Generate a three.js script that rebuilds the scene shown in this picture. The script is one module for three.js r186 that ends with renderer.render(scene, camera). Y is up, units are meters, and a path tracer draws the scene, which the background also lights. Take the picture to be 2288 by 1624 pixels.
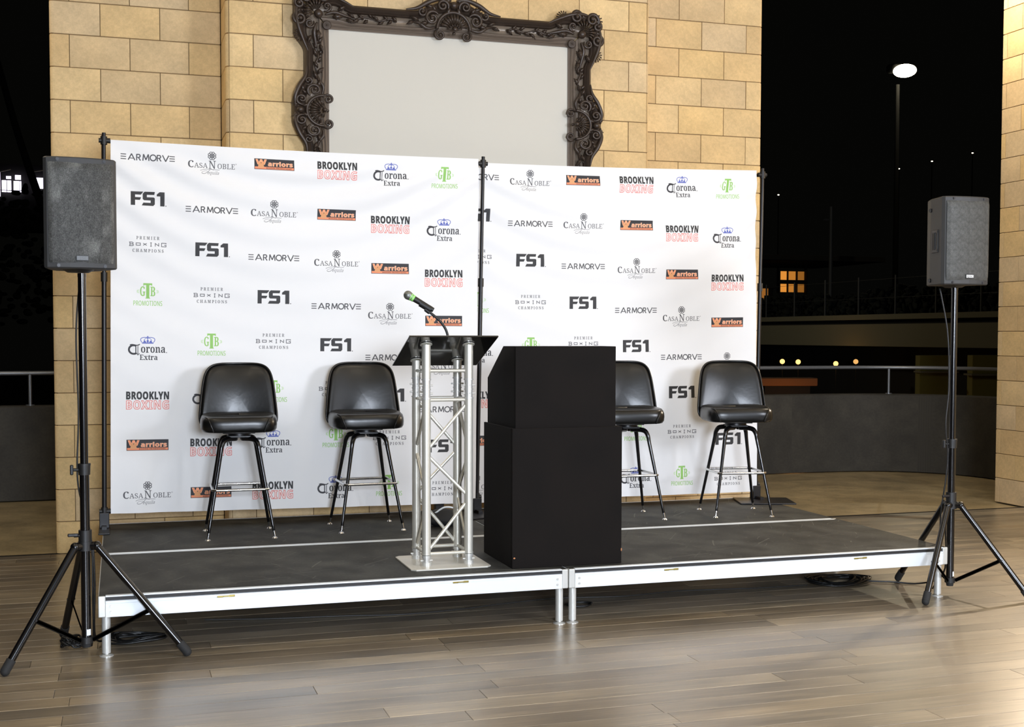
import * as THREE from 'three';
import { mergeGeometries, mergeVertices, toCreasedNormals } from 'three/addons/utils/BufferGeometryUtils.js';
import { RoundedBoxGeometry } from 'three/addons/geometries/RoundedBoxGeometry.js';
import { RectAreaLightUniformsLib } from 'three/addons/lights/RectAreaLightUniformsLib.js';

// ------------------------------------------------------------------ camera, sky, large lights, exposure
const scene = new THREE.Scene();
const renderer = new THREE.WebGLRenderer({ antialias: true });
renderer.toneMapping = THREE.LinearToneMapping;
renderer.toneMappingExposure = 1.0;
renderer.shadowMap.enabled = true;
RectAreaLightUniformsLib.init();

const camera = new THREE.PerspectiveCamera(2 * Math.atan(812 / 2787.84) * 180 / Math.PI, 2288 / 1624, 0.1, 300);
camera.position.set(0.1078, 1.5815, 6.3584);
camera.rotation.set(-0.0427, -0.3058, 0.0017, 'YXZ');
camera.setViewOffset(2288, 1624, 0, -55.76, 2288, 1624);   // the photograph is a crop: its optical centre lies below the middle
scene.add(camera);

scene.background = new THREE.Color().setRGB(0.0016, 0.0016, 0.0013);   // night

const CEIL = 5.25;
// [x, y, z, target x, y, z, width, height, intensity, colour]
const FLOODS = [
  [6.5, 2.9, 5.6, 2.6, 1.3, -2.2, 1.8, 1.1, 54, 0xecf2ff],
  [0.9, 2.0, 8.6, 2.3, 0.7, -2.2, 1.6, 1.0, 134, 0xe6f0ff],
];
const DOWNLIGHTS = { at: [[-0.6, 0.1], [2.5, 0.1], [5.6, 0.1], [-0.6, 2.4], [2.5, 2.4], [5.6, 2.4], [-2.0, -3.2, 4.2], [7.4, -3.25, 4.8]], size: 0.62, intensity: 11.5, colour: 0xffeed4 };
const WALL_SPOT = { pos: [7.86, 2.85, -2.1], aim: [2.6, 0, 0.9], intensity: 30, colour: 0xffe9cc };

// ------------------------------------------------------------------ helpers
function rng(seed) { let a = seed >>> 0; return () => { a = (a + 0x6D2B79F5) | 0; let t = Math.imul(a ^ (a >>> 15), 1 | a); t = (t + Math.imul(t ^ (t >>> 7), 61 | t)) ^ t; return ((t ^ (t >>> 14)) >>> 0) / 4294967296; }; }
const V = (x, y, z) => new THREE.Vector3(x, y, z);
const used = new Map();
function numbered(n) { const k = used.get(n) || 0; used.set(n, k + 1); return k ? n + '_' + String(k).padStart(3, '0') : n; }
function flat(list) {
  const a = (Array.isArray(list) ? list : [list]).flat(9);
  const out = a.map((g) => {
    let q = g.index ? g.toNonIndexed() : g.clone();
    for (const k of Object.keys(q.attributes)) if (!['position', 'normal', 'uv'].includes(k)) q.deleteAttribute(k);
    if (!q.attributes.normal) q.computeVertexNormals();
    if (!q.attributes.uv) q.setAttribute('uv', new THREE.BufferAttribute(new Float32Array(q.attributes.position.count * 2), 2));
    q.clearGroups();
    return q;
  });
  return out.length === 1 ? out[0] : mergeGeometries(out);
}
function shadowed(m) { m.castShadow = true; m.receiveShadow = true; return m; }
function part(name, geos, mat, parent) {
  const m = shadowed(new THREE.Mesh(flat(geos), mat)); m.name = name; parent.add(m); return m;
}
function shared(name, geo, mat, parent) { const m = shadowed(new THREE.Mesh(geo, mat)); m.name = name; parent.add(m); return m; }
function thing(name, label, category, pos = [0, 0, 0], turn = 0, group) {
  const o = new THREE.Group(); o.name = numbered(name); scene.add(o);
  o.position.set(...pos); o.rotation.y = turn; o.userData = { label, category };
  if (group) o.userData.group = group;
  return o;
}
function structure(name, label, category) { const o = new THREE.Group(); o.name = name; o.userData = { kind: 'structure', label, category }; scene.add(o); return o; }
function copyOf(root, pos, turn, label) {
  const c = root.clone(); c.name = numbered(root.name.replace(/_\d{3}$/, '')); c.userData = { ...root.userData, label };
  c.position.set(...pos); c.rotation.y = turn; scene.add(c); return c;
}
const box = (w, h, d, x = 0, y = 0, z = 0) => new THREE.BoxGeometry(w, h, d).translate(x, y, z);
const rbox = (w, h, d, r, x = 0, y = 0, z = 0, s = 2) => new RoundedBoxGeometry(w, h, d, s, r).translate(x, y, z);
const cyl = (r0, r1, h, x = 0, y = 0, z = 0, n = 20) => new THREE.CylinderGeometry(r1, r0, h, n).translate(x, y + h / 2, z);   // r0 at the bottom
const ball = (r, x, y, z, n = 14) => new THREE.SphereGeometry(r, n, Math.max(6, n * 0.7 | 0)).translate(x, y, z);
function rod(a, b, r0, r1 = r0, n = 14) {
  const d = b.clone().sub(a), L = d.length();
  const g = new THREE.CylinderGeometry(r1, r0, L, n);
  g.applyQuaternion(new THREE.Quaternion().setFromUnitVectors(V(0, 1, 0), d.normalize()));
  return g.translate((a.x + b.x) / 2, (a.y + b.y) / 2, (a.z + b.z) / 2);
}
// a tube of varying radius through points; radius(t) in metres
function tube(pts, radius, seg = 24, rad = 10, curve = true, closed = false) {
  const c = curve ? new THREE.CatmullRomCurve3(pts, closed, 'centripetal') : null;
  const P = [];
  if (c) for (let i = 0; i <= seg; i++) P.push(c.getPoint(i / seg)); else P.push(...pts);
  const n = P.length, T = P.map((_, i) => P[Math.min(n - 1, i + 1)].clone().sub(P[Math.max(0, i - 1)]).normalize());
  let N = Math.abs(T[0].y) < 0.9 ? V(0, 1, 0) : V(1, 0, 0);
  const pos = [], uv = [], idx = [];
  let len = 0;
  for (let i = 0; i < n; i++) {
    if (i) len += P[i].distanceTo(P[i - 1]);
    N = N.clone().sub(T[i].clone().multiplyScalar(N.dot(T[i]))).normalize();
    const B = T[i].clone().cross(N), r = typeof radius === 'function' ? radius(i / (n - 1)) : radius;
    for (let j = 0; j <= rad; j++) {
      const a = j / rad * Math.PI * 2, q = P[i].clone().addScaledVector(N, Math.cos(a) * r).addScaledVector(B, Math.sin(a) * r);
      pos.push(q.x, q.y, q.z); uv.push(len, j / rad * 6.28 * r);
    }
  }
  for (let i = 0; i < n - 1; i++) for (let j = 0; j < rad; j++) { const a = i * (rad + 1) + j, b = a + rad + 1; idx.push(a, a + 1, b, a + 1, b + 1, b); }
  const caps = [[0, -1], [n - 1, 1]];
  if (!closed) for (const [i, s] of caps) {
    const k = pos.length / 3; pos.push(P[i].x, P[i].y, P[i].z); uv.push(0, 0);
    for (let j = 0; j < rad; j++) { const a = i * (rad + 1) + j; if (s < 0) idx.push(k, a + 1, a); else idx.push(k, a, a + 1); }
  }
  const g = new THREE.BufferGeometry();
  g.setAttribute('position', new THREE.Float32BufferAttribute(pos, 3)); g.setAttribute('uv', new THREE.Float32BufferAttribute(uv, 2)); g.setIndex(idx);
  g.computeVertexNormals(); return g;
}
// surface from a grid function f(i/nu, j/nv) -> Vector3
function grid(nu, nv, f, flip = false) {
  const pos = [], uv = [], idx = [];
  for (let i = 0; i <= nu; i++) for (let j = 0; j <= nv; j++) { const q = f(i / nu, j / nv); pos.push(q.x, q.y, q.z); uv.push(i / nu, j / nv); }
  for (let i = 0; i < nu; i++) for (let j = 0; j < nv; j++) { const a = i * (nv + 1) + j, b = a + nv + 1; if (flip) idx.push(a, a + 1, b, a + 1, b + 1, b); else idx.push(a, b, a + 1, a + 1, b, b + 1); }
  const g = new THREE.BufferGeometry();
  g.setAttribute('position', new THREE.Float32BufferAttribute(pos, 3)); g.setAttribute('uv', new THREE.Float32BufferAttribute(uv, 2)); g.setIndex(idx);
  g.computeVertexNormals(); return g;
}
// one smooth skin: joins the vertices along the seams of a grid
function weld(g) { const q = g.clone(); q.deleteAttribute('uv'); q.deleteAttribute('normal'); const w = mergeVertices(q, 1e-4); w.computeVertexNormals(); return metreUV(w); }
// uv in metres from the dominant axis of each face
function metreUV(g0, ox = 0, oy = 0, k = 1) {
  const g = g0.index ? g0.toNonIndexed() : g0, p = g.attributes.position, n = g.attributes.normal, uv = new Float32Array(p.count * 2);
  for (let i = 0; i < p.count; i++) {
    const ax = Math.abs(n.getX(i)), ay = Math.abs(n.getY(i)), az = Math.abs(n.getZ(i));
    let u, v;
    if (ay >= ax && ay >= az) { u = p.getX(i); v = p.getZ(i); } else if (ax >= az) { u = p.getZ(i); v = p.getY(i); } else { u = p.getX(i); v = p.getY(i); }
    uv[2 * i] = u * k + ox; uv[2 * i + 1] = v * k + oy;
  }
  g.setAttribute('uv', new THREE.BufferAttribute(uv, 2)); return g;
}
// prism over a footprint in (x, z), standing from y0 to y1, with small chamfers
function prism(pts, y0, y1, ch = 0.004) {
  const s = new THREE.Shape(pts.map(([x, z]) => new THREE.Vector2(x, -z)));
  const g = new THREE.ExtrudeGeometry(s, { depth: y1 - y0 - 2 * ch, bevelEnabled: ch > 0, bevelThickness: ch, bevelSize: ch, bevelOffset: -ch, bevelSegments: 1, curveSegments: 6 });
  return g.rotateX(-Math.PI / 2).translate(0, y0 + ch, 0);
}
// ------------------------------------------------------------------ textures (what surfaces are made of)
function noiseField(seed, n) { const r = rng(seed), t = new Float32Array(n * n); for (let i = 0; i < t.length; i++) t[i] = r(); return (x, y) => { x = ((x % n) + n) % n; y = ((y % n) + n) % n; const i = x | 0, j = y | 0, fx = x - i, fy = y - j, sx = fx * fx * (3 - 2 * fx), sy = fy * fy * (3 - 2 * fy), i1 = (i + 1) % n, j1 = (j + 1) % n; return (t[j * n + i] * (1 - sx) + t[j * n + i1] * sx) * (1 - sy) + (t[j1 * n + i] * (1 - sx) + t[j1 * n + i1] * sx) * sy; }; }
function texture(w, h, f, srgb = true, rx = 1, ry = 1) {
  const d = new Uint8Array(w * h * 4);
  for (let y = 0; y < h; y++) for (let x = 0; x < w; x++) { const c = f(x / w, y / h), k = (y * w + x) * 4; for (let q = 0; q < 3; q++) d[k + q] = Math.max(0, Math.min(255, Array.isArray(c) ? c[q] : c)); d[k + 3] = 255; }
  const t = new THREE.DataTexture(d, w, h); t.magFilter = THREE.LinearFilter; t.minFilter = THREE.LinearMipmapLinearFilter; t.generateMipmaps = true;
  t.wrapS = t.wrapT = THREE.RepeatWrapping; t.repeat.set(rx, ry); if (srgb) t.colorSpace = THREE.SRGBColorSpace; t.needsUpdate = true; return t;
}
const N64 = noiseField(11, 64), N64b = noiseField(23, 64), N256 = noiseField(5, 256);
// wood: 4 strips of grain in one sheet of 1.85 m x 0.56 m
const woodTex = texture(1024, 512, (u, v) => {
  const s = Math.floor(v * 4), y = v * 4 - s;
  const warp = N64(u * 6 + s * 17, y * 3 + s * 9) * 0.5;
  const g1 = N256(u * 9 + s * 31, (y + warp * 0.25) * 26 + s * 40), g2 = N256(u * 40 + s * 71, (y + warp * 0.15) * 64 + s * 11), cl = N64b(u * 5 + s * 13, y * 1.5 + s * 3);
  const k = 0.80 + 0.22 * (g1 - 0.5) + 0.13 * (g2 - 0.5) + 0.26 * (cl - 0.5);
  return [206 * k + 4, 197 * k + 2, 180 * k];
});
const woodRough = texture(512, 256, (u, v) => 128 + 70 * (N256(u * 30, v * 120) - 0.5) + 60 * (N64(u * 8, v * 12) - 0.5), false);
const stoneTex = texture(512, 512, (u, v) => {
  const a = N64(u * 8, v * 8), b = N256(u * 64, v * 64), c = N64b(u * 3 * 64 / 64 * 2, v * 6), e = N256(u * 200 % 256, v * 200 % 256);
  const k = 0.93 + 0.08 * (a - 0.5) + 0.05 * (b - 0.5) + 0.07 * (c - 0.5) + 0.05 * (e - 0.5);
  return [255 * k, 254 * k - 3 * a, 252 * k - 9 * a];
});
const stoneBump = texture(512, 512, (u, v) => 128 + 60 * (N256(u * 128, v * 128) - 0.5) + 50 * (N64(u * 16, v * 16) - 0.5), false);
const deckTex = (() => {
  const c = document.createElement('canvas'); c.width = 1536; c.height = 768; const x = c.getContext('2d'), r = rng(77);
  const im = x.createImageData(1536, 768);
  for (let j = 0; j < 768; j++) for (let i = 0; i < 1536; i++) {
    const u = i / 1536, v = j / 768, k = 48 + 26 * (N64(u * 10, v * 7) - 0.5) + 22 * (N64b(u * 28, v * 9) - 0.5) + 9 * (N256(u * 250, v * 90) - 0.5) + 6 * (r() - 0.5), q = (j * 1536 + i) * 4;
    im.data[q] = k * 0.99; im.data[q + 1] = k; im.data[q + 2] = k * 0.95; im.data[q + 3] = 255;
  }
  x.putImageData(im, 0, 0);
  x.lineCap = 'round';
  for (let i = 0; i < 420; i++) {      // scuffs and scratches in the phenolic sheet
    const px = r() * 1536, py = r() * 768, a = (r() - 0.5) * 2.4, L = 8 + r() * r() * 260;
    x.strokeStyle = r() < 0.7 ? `rgba(165,166,155,${0.10 + r() * 0.34})` : `rgba(16,16,16,${0.12 + r() * 0.3})`; x.lineWidth = 0.8 + r() * r() * 5;
    x.beginPath(); x.moveTo(px, py); x.quadraticCurveTo(px + Math.cos(a) * L / 2 + (r() - 0.5) * 14, py + Math.sin(a) * L / 2 + (r() - 0.5) * 14, px + Math.cos(a) * L, py + Math.sin(a) * L); x.stroke();
  }
  const t = new THREE.CanvasTexture(c); t.colorSpace = THREE.SRGBColorSpace; return t;
})();
const grilleBump = texture(256, 256, (u, v) => { const a = Math.sin(u * Math.PI * 2 * 32) * Math.sin(v * Math.PI * 2 * 32); return a > 0.1 ? 40 : 220; }, false);
const grilleTex = texture(256, 256, (u, v) => { const k = 74 + 20 * (N64(u * 9, v * 9) - 0.5) + 14 * (N64b(u * 30, v * 30) - 0.5) + 44 * (N256(u * 150, v * 150) - 0.5); return [k, k * 1.01, k * 0.98]; });
const grilleDusty = texture(256, 256, (u, v) => { const d = N64(u * 7 + 20, v * 6 + 9), e = Math.max(0, d - 0.55) * 110 * (0.6 + 0.4 * N256(u * 120, v * 120)), k = 66 + e + 14 * (N64b(u * 30, v * 30) - 0.5) + 46 * (N256(u * 150, v * 150) - 0.5); return [k, k * 1.01, k * 0.98]; }, true, 1 / 2.4, 1 / 3.8);
const blackPaintTex = texture(256, 256, (u, v) => { const k = 200 + 46 * (N64(u * 5, v * 5) - 0.5) + 26 * (N256(u * 110, v * 110) - 0.5); return [k, k * 0.965, k * 0.93]; });
const concreteTex = texture(512, 512, (u, v) => { const k = 0.86 + 0.20 * (N64(u * 7, v * 7) - 0.5) + 0.12 * (N64b(u * 26, v * 26) - 0.5) + 0.10 * (N256(u * 180, v * 180) - 0.5); return [235 * k, 226 * k, 205 * k]; });
const leatherBump = texture(256, 256, (u, v) => 128 + 70 * (N256(u * 90, v * 90) - 0.5) + 40 * (N64(u * 30, v * 30) - 0.5), false);

// ------------------------------------------------------------------ materials
const std = (color, roughness = 0.5, metalness = 0, more = {}) => new THREE.MeshStandardMaterial({ color, roughness, metalness, ...more });
const phy = (o) => new THREE.MeshPhysicalMaterial(o);
const M = {
  woods: [0xc6bcab, 0xb1a798, 0xd2c8b6, 0xbab0a1, 0xc0b39e, 0xa39a8c].map((c) => phy({ color: c, roughness: 0.44, ior: 1.8, map: woodTex, bumpMap: woodRough, bumpScale: 0.0005, clearcoat: 1, clearcoatRoughness: 0.3 })),
  gapDark: std(0x2a231c, 0.9),
  stones: [0xe8c994, 0xe2c390, 0xeccf9c, 0xe4caa0, 0xdfc498, 0xebcb92].map((c) => std(c, 0.86, 0, { map: stoneTex, bumpMap: stoneBump, bumpScale: 0.0015 })),
  mortar: std(0x7d6747, 0.95),
  concrete: std(0xcbbd9f, 0.42, 0, { map: concreteTex }),
  parapet: std(0x4a4947, 0.75, 0, { map: concreteTex }),
  steelRail: std(0x85878a, 0.4, 0.6),
  threshold: std(0x17120e, 0.6),
  plaster: std(0xd8ccb4, 0.9),
  deck: phy({ color: 0xffffff, roughness: 0.66, specularIntensity: 0.6, map: deckTex }),
  deckEdge: std(0x1b1a1b, 0.55),
  alu: std(0xd9dfe3, 0.42, 0.2),
  aluLeg: std(0xc9cac6, 0.4, 0.45),
  zinc: std(0xd6d6d2, 0.3, 0.6),
  brass: std(0x94854a, 0.4, 0.8),
  chrome: std(0xdededf, 0.16, 1),
  trussAlu: std(0xd6d4ca, 0.32, 0.6),
  plateAlu: std(0xcfccc2, 0.42, 0.35),
  blackTube: std(0x0b0a0b, 0.2, 0.0),
  blackMetal: std(0x161517, 0.38, 0.2),
  blackPlastic: std(0x151515, 0.5),
  rubber: std(0x1d1d1d, 0.8),
  vinyl: phy({ color: 0x0c0c0c, roughness: 0.31, bumpMap: leatherBump, bumpScale: 0.0004 }),
  piping: std(0x0b0b0b, 0.3),
  cabinet: std(0x2b2b2b, 0.6),
  grille: std(0xffffff, 0.5, 0.4, { map: grilleTex, bumpMap: grilleBump, bumpScale: 0.001 }),
  grilleDusty: std(0xffffff, 0.5, 0.4, { map: grilleDusty, bumpMap: grilleBump, bumpScale: 0.001 }),
  acrylic: phy({ color: 0x0a0a0a, roughness: 0.09, clearcoat: 1, clearcoatRoughness: 0.05, ior: 1.55 }),
  podium: phy({ color: 0x120d0a, roughness: 0.8, specularIntensity: 0.35, map: blackPaintTex }),
  rawWood: std(0xa8714a, 0.8),
  screenFabric: std(0xcac7bd, 0.9),
  carved: std(0x382d25, 0.38, 0.15),
  carvedPale: std(0x6b5f54, 0.42, 0.15),
  carvedHollow: std(0x7d7164, 0.3, 0.2),
  cable: std(0x0c0c0c, 0.45),
  micGreen: std(0x8fd36f, 0.5),
  micGrille: std(0x7d807c, 0.4, 0.7),
  sticker: std(0xdfe6ea, 0.7),
  foliage: std(0x0b1008, 0.85),
  bark: std(0x030302, 0.9),
  darkHouse: std(0x141210, 0.9),
  oliveWall: std(0x7c7838, 0.85),
  brownWall: std(0x7a5230, 0.85),
  beamConcrete: std(0x74705c, 0.9),
  asphalt: std(0x141311, 0.95),
  postSteel: std(0x4a4a48, 0.6, 0.3),
};
const glow = (c, k) => new THREE.MeshStandardMaterial({ color: 0x000000, emissive: c, emissiveIntensity: k, roughness: 1 });

// ------------------------------------------------------------------ setting: floor
const S = 0.2321, BL = 0.412;
{
  const floor = structure('floor', 'grey brown wooden plank floor', 'floor');
  part('subfloor', box(16, 0.08, 16.2, 2.5, -0.055, 4.93), M.gapDark, floor);
  const pw = 0.14, pl = 1.85, g = 0.0016, c = 0.0014, th = 0.014;
  // four plank shapes (one per strip of grain), chamfered along the top edges
  const shapes = [0, 1, 2, 3].map((s) => {
    const x = pl / 2 - g / 2, z = pw / 2 - g / 2, P = [], U = [];
    const q = (a, b, cc, d) => { for (const t of [a, b, cc, a, cc, d]) { P.push(...t); U.push((t[0] + pl / 2) / pl, (s + (t[2] + pw / 2) / pw) / 4); } };
    const T = [[-x + c, 0, z - c], [x - c, 0, z - c], [x - c, 0, -z + c], [-x + c, 0, -z + c]], E = [[-x, -c, z], [x, -c, z], [x, -c, -z], [-x, -c, -z]], B = E.map(([a, , b]) => [a, -th, b]);
    q(T[0], T[1], T[2], T[3]);
    for (let i = 0; i < 4; i++) { const j = (i + 1) % 4; q(E[i], E[j], T[j], T[i]); q(B[i], B[j], E[j], E[i]); }
    const G = new THREE.BufferGeometry(); G.setAttribute('position', new THREE.Float32BufferAttribute(P, 3)); G.setAttribute('uv', new THREE.Float32BufferAttribute(U, 2)); G.computeVertexNormals(); return G;
  });
  const r = rng(3), rest = [[], [], [], [], [], []];
  for (let k = 0; ; k++) {
    const z = -3.14 + pw / 2 + k * pw; if (z > 12.9) break;
    const off = r() * pl;
    for (let x = -5.4 + off - pl / 2; x < 10; x += pl) {
      const s = (r() * 4) | 0, m = (r() * 6) | 0, fl = r() < 0.5, gap = (r() - 0.5) * 0.0008;
      const near = z > -1.35 && z < 2.75 && x > -1.9 && x < 7.6 && !(z > 1.2 && x > 5.6);
      if (near) { const q = shared('plank', shapes[s], M.woods[m], floor); q.position.set(x, gap, z); if (fl) q.rotation.y = Math.PI; } else {
        const q = shapes[s].clone(); if (fl) q.rotateY(Math.PI); rest[m].push(q.translate(x, gap, z));
      }
    }
  }
  rest.forEach((l, i) => { const q = part('far_planks', l, M.woods[i], floor); q.userData.kind = 'stuff'; });
  const balcony = structure('floor_balcony', 'smooth brown concrete balcony floor beyond the wall', 'floor');
  part('slab', metreUV(box(18, 0.2, 4.0, 3.5, -0.112, -5.19), 0, 0, 0.35), M.concrete, balcony);
  part('threshold_strip', box(18, 0.012, 0.05, 3.5, -0.006, -3.165), M.threshold, balcony);
}
// ------------------------------------------------------------------ setting: walls of pale stone blocks
const ZL = -3.146, ZC = -2.749, X0 = -0.335, X1 = 0.853, X2 = 4.118, X3 = 5.322;
{
  const wall = structure('wall_back', 'pale yellow stone block wall with a projecting middle pier', 'wall');
  const J = 0.006, D = 0.10, rows = Math.ceil(CEIL / S);
  part('mortar', [box(X1 - X0 - 0.03, CEIL, 0.42, (X0 + X1) / 2 + 0.012, CEIL / 2, ZL - 0.217), box(X2 - X1 - 0.05, CEIL, 0.78, (X1 + X2) / 2, CEIL / 2, ZC - 0.397), box(X3 - X2 - 0.03, CEIL, 0.42, (X2 + X3) / 2 - 0.012, CEIL / 2, ZL - 0.217)], M.mortar, wall);
  const cache = new Map(), r = rng(9);
  // footprint of a block from x = 0 to L, face at z = 0; rounding radius at either end and depth back
  function block(L, depth, rl, rr, v) {
    const key = [L.toFixed(3), depth, rl, rr, v].join();
    if (cache.has(key)) return cache.get(key);
    const pts = [], arc = (cx, cz, rad, a0, a1) => { for (let i = 0; i <= 4; i++) { const a = a0 + (a1 - a0) * i / 4; pts.push([cx + Math.cos(a) * rad, cz + Math.sin(a) * rad]); } };
    const h = J / 2;
    pts.push([h, -depth]);
    if (rl) arc(h + rl, -rl, rl, Math.PI, Math.PI / 2); else pts.push([h, 0]);
    if (rr) arc(L - h - rr, -rr, rr, Math.PI / 2, 0); else pts.push([L - h, 0]);
    pts.push([L - h, -depth]);
    const g = metreUV(flat(prism(pts.reverse(), J / 2, S - J / 2, 0.0025)), v * 0.37, v * 0.61, 0.8);
    cache.set(key, g); return g;
  }
  const lay = (xs, z, k, ends) => {
    for (let i = 0; i < xs.length - 1; i++) {
      const L = xs[i + 1] - xs[i]; if (L < 0.03) continue;
      const first = i === 0 && ends[0], last = i === xs.length - 2 && ends[1];
      const q = shared('stone_block', block(L, first === 2 || last === 2 ? 0.42 : D, first ? (first === 2 ? 0.05 : 0.03) : 0, last ? (last === 2 ? 0.05 : 0.03) : 0, (r() * 4) | 0), M.stones[(r() * 6) | 0], wall);
      q.position.set(xs[i], k * S, z + (r() - 0.5) * 0.003);
    }
  };
  for (let k = 0; k < rows; k++) {
    const odd = k % 2, a = [X0], b = [X1], c = [X2];
    for (let x = odd ? -0.198 : 0.011; x < X1 - 0.05; x += BL) a.push(x); a.push(X1);
    for (let x = odd ? 1.049 : 1.256; x < X2 - 0.05; x += BL) b.push(x); b.push(X2);
    for (let x = odd ? 4.341 : 4.547; x < X3 - 0.05; x += BL) c.push(x); c.push(X3);
    lay(a, ZL, k, [1, 0]); lay(b, ZC, k, [2, 2]); lay(c, ZL, k, [0, 1]);
  }
  // the pier at the right edge: its face looks left along the wall
  const right = structure('wall_right', 'stone block wall end at the right edge beside the dark opening', 'wall');
  const XR = 8.09, ZE = -3.58;
  part('mortar', box(0.5, CEIL, 11.2, XR + 0.257, CEIL / 2, ZE + 5.62), M.mortar, right);
  for (let k = 0; k < rows; k++) {
    const xs = [0]; for (let x = k % 2 ? 0.06 + BL / 2 : 0.06; x < 2.2; x += BL) xs.push(x); xs.push(2.3);
    for (let i = 0; i < xs.length - 1; i++) {
      const L = xs[i + 1] - xs[i]; if (L < 0.03) continue;
      const q = shared('stone_block', block(L, D, 0, 0, (r() * 4) | 0), M.stones[(r() * 6) | 0], right);
      q.rotation.y = -Math.PI / 2; q.position.set(XR, k * S, ZE + xs[i]);
    }
  }
  part('plain_wall', box(0.12, CEIL, 8.9, XR + 0.06, CEIL / 2, ZE + 6.75), M.stones[1], right);
}
{
  const ceiling = structure('ceiling', 'pale plaster ceiling of the hall', 'ceiling');
  part('slab', box(15, 0.25, 16.2, 2.2, CEIL + 0.125, 4.5), M.plaster, ceiling);
}
// ------------------------------------------------------------------ setting: balcony parapet and its railing
const parapetPath = (() => {
  const pts = []; for (let x = -7; x <= 8.0; x += 1.5) pts.push(V(x, 0, -6.3 - (x + 7) * 0.003));
  const cx = 8.15, cz = -5.13, R = 1.2; for (let i = 0; i <= 10; i++) { const a = -Math.PI / 2 + i / 10 * Math.PI / 2; pts.push(V(cx + Math.cos(a) * R, 0, cz + Math.sin(a) * R)); }
  pts.push(V(9.36, 0, -4.4), V(9.36, 0, -3.3)); return pts;
})();
{
  const wall = structure('wall_balcony', 'low dark grey curved balcony wall', 'wall');
  const c = new THREE.CatmullRomCurve3(parapetPath, false, 'centripetal'), n = 120, H = 0.9, prof = [[0, 0], [0, H - 0.012], [0.012, H], [0.188, H], [0.2, H - 0.012], [0.2, 0]];
  c.arcLengthDivisions = 600;
  const g = grid(n, prof.length - 1, (u, v) => { const p = c.getPointAt(u), t = c.getTangentAt(u), [o, y] = prof[Math.round(v * (prof.length - 1))]; return V(p.x + t.z * o, y, p.z - t.x * o); });
  part('parapet', metreUV(toCreasedNormals(g, 0.5), 0, 0, 0.4), M.parapet, wall);
  const rail = thing('balcony_railing', 'thin grey steel handrail on short posts along the dark balcony wall', 'railing');
  const off = (u) => { const p = c.getPointAt(u), t = c.getTangentAt(u); return V(p.x + t.z * 0.1, 0, p.z - t.x * 0.1); };
  part('handrail', tube(Array.from({ length: 90 }, (_, i) => off(i / 89).setY(1.21)), 0.021, 160, 8), M.steelRail, rail);
  const L = c.getLength();
  for (const s of [2.6, 4.45, 6.3, 8.2, 10.1, 12.0, 13.9, 15.72, 17.35, 18.6]) { const p = off(Math.min(1, s / L)); part('post', [cyl(0.016, 0.016, 0.305, p.x, 0.9, p.z, 10), cyl(0.04, 0.04, 0.01, p.x, 0.899, p.z, 12)], M.steelRail, rail); }
}
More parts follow.
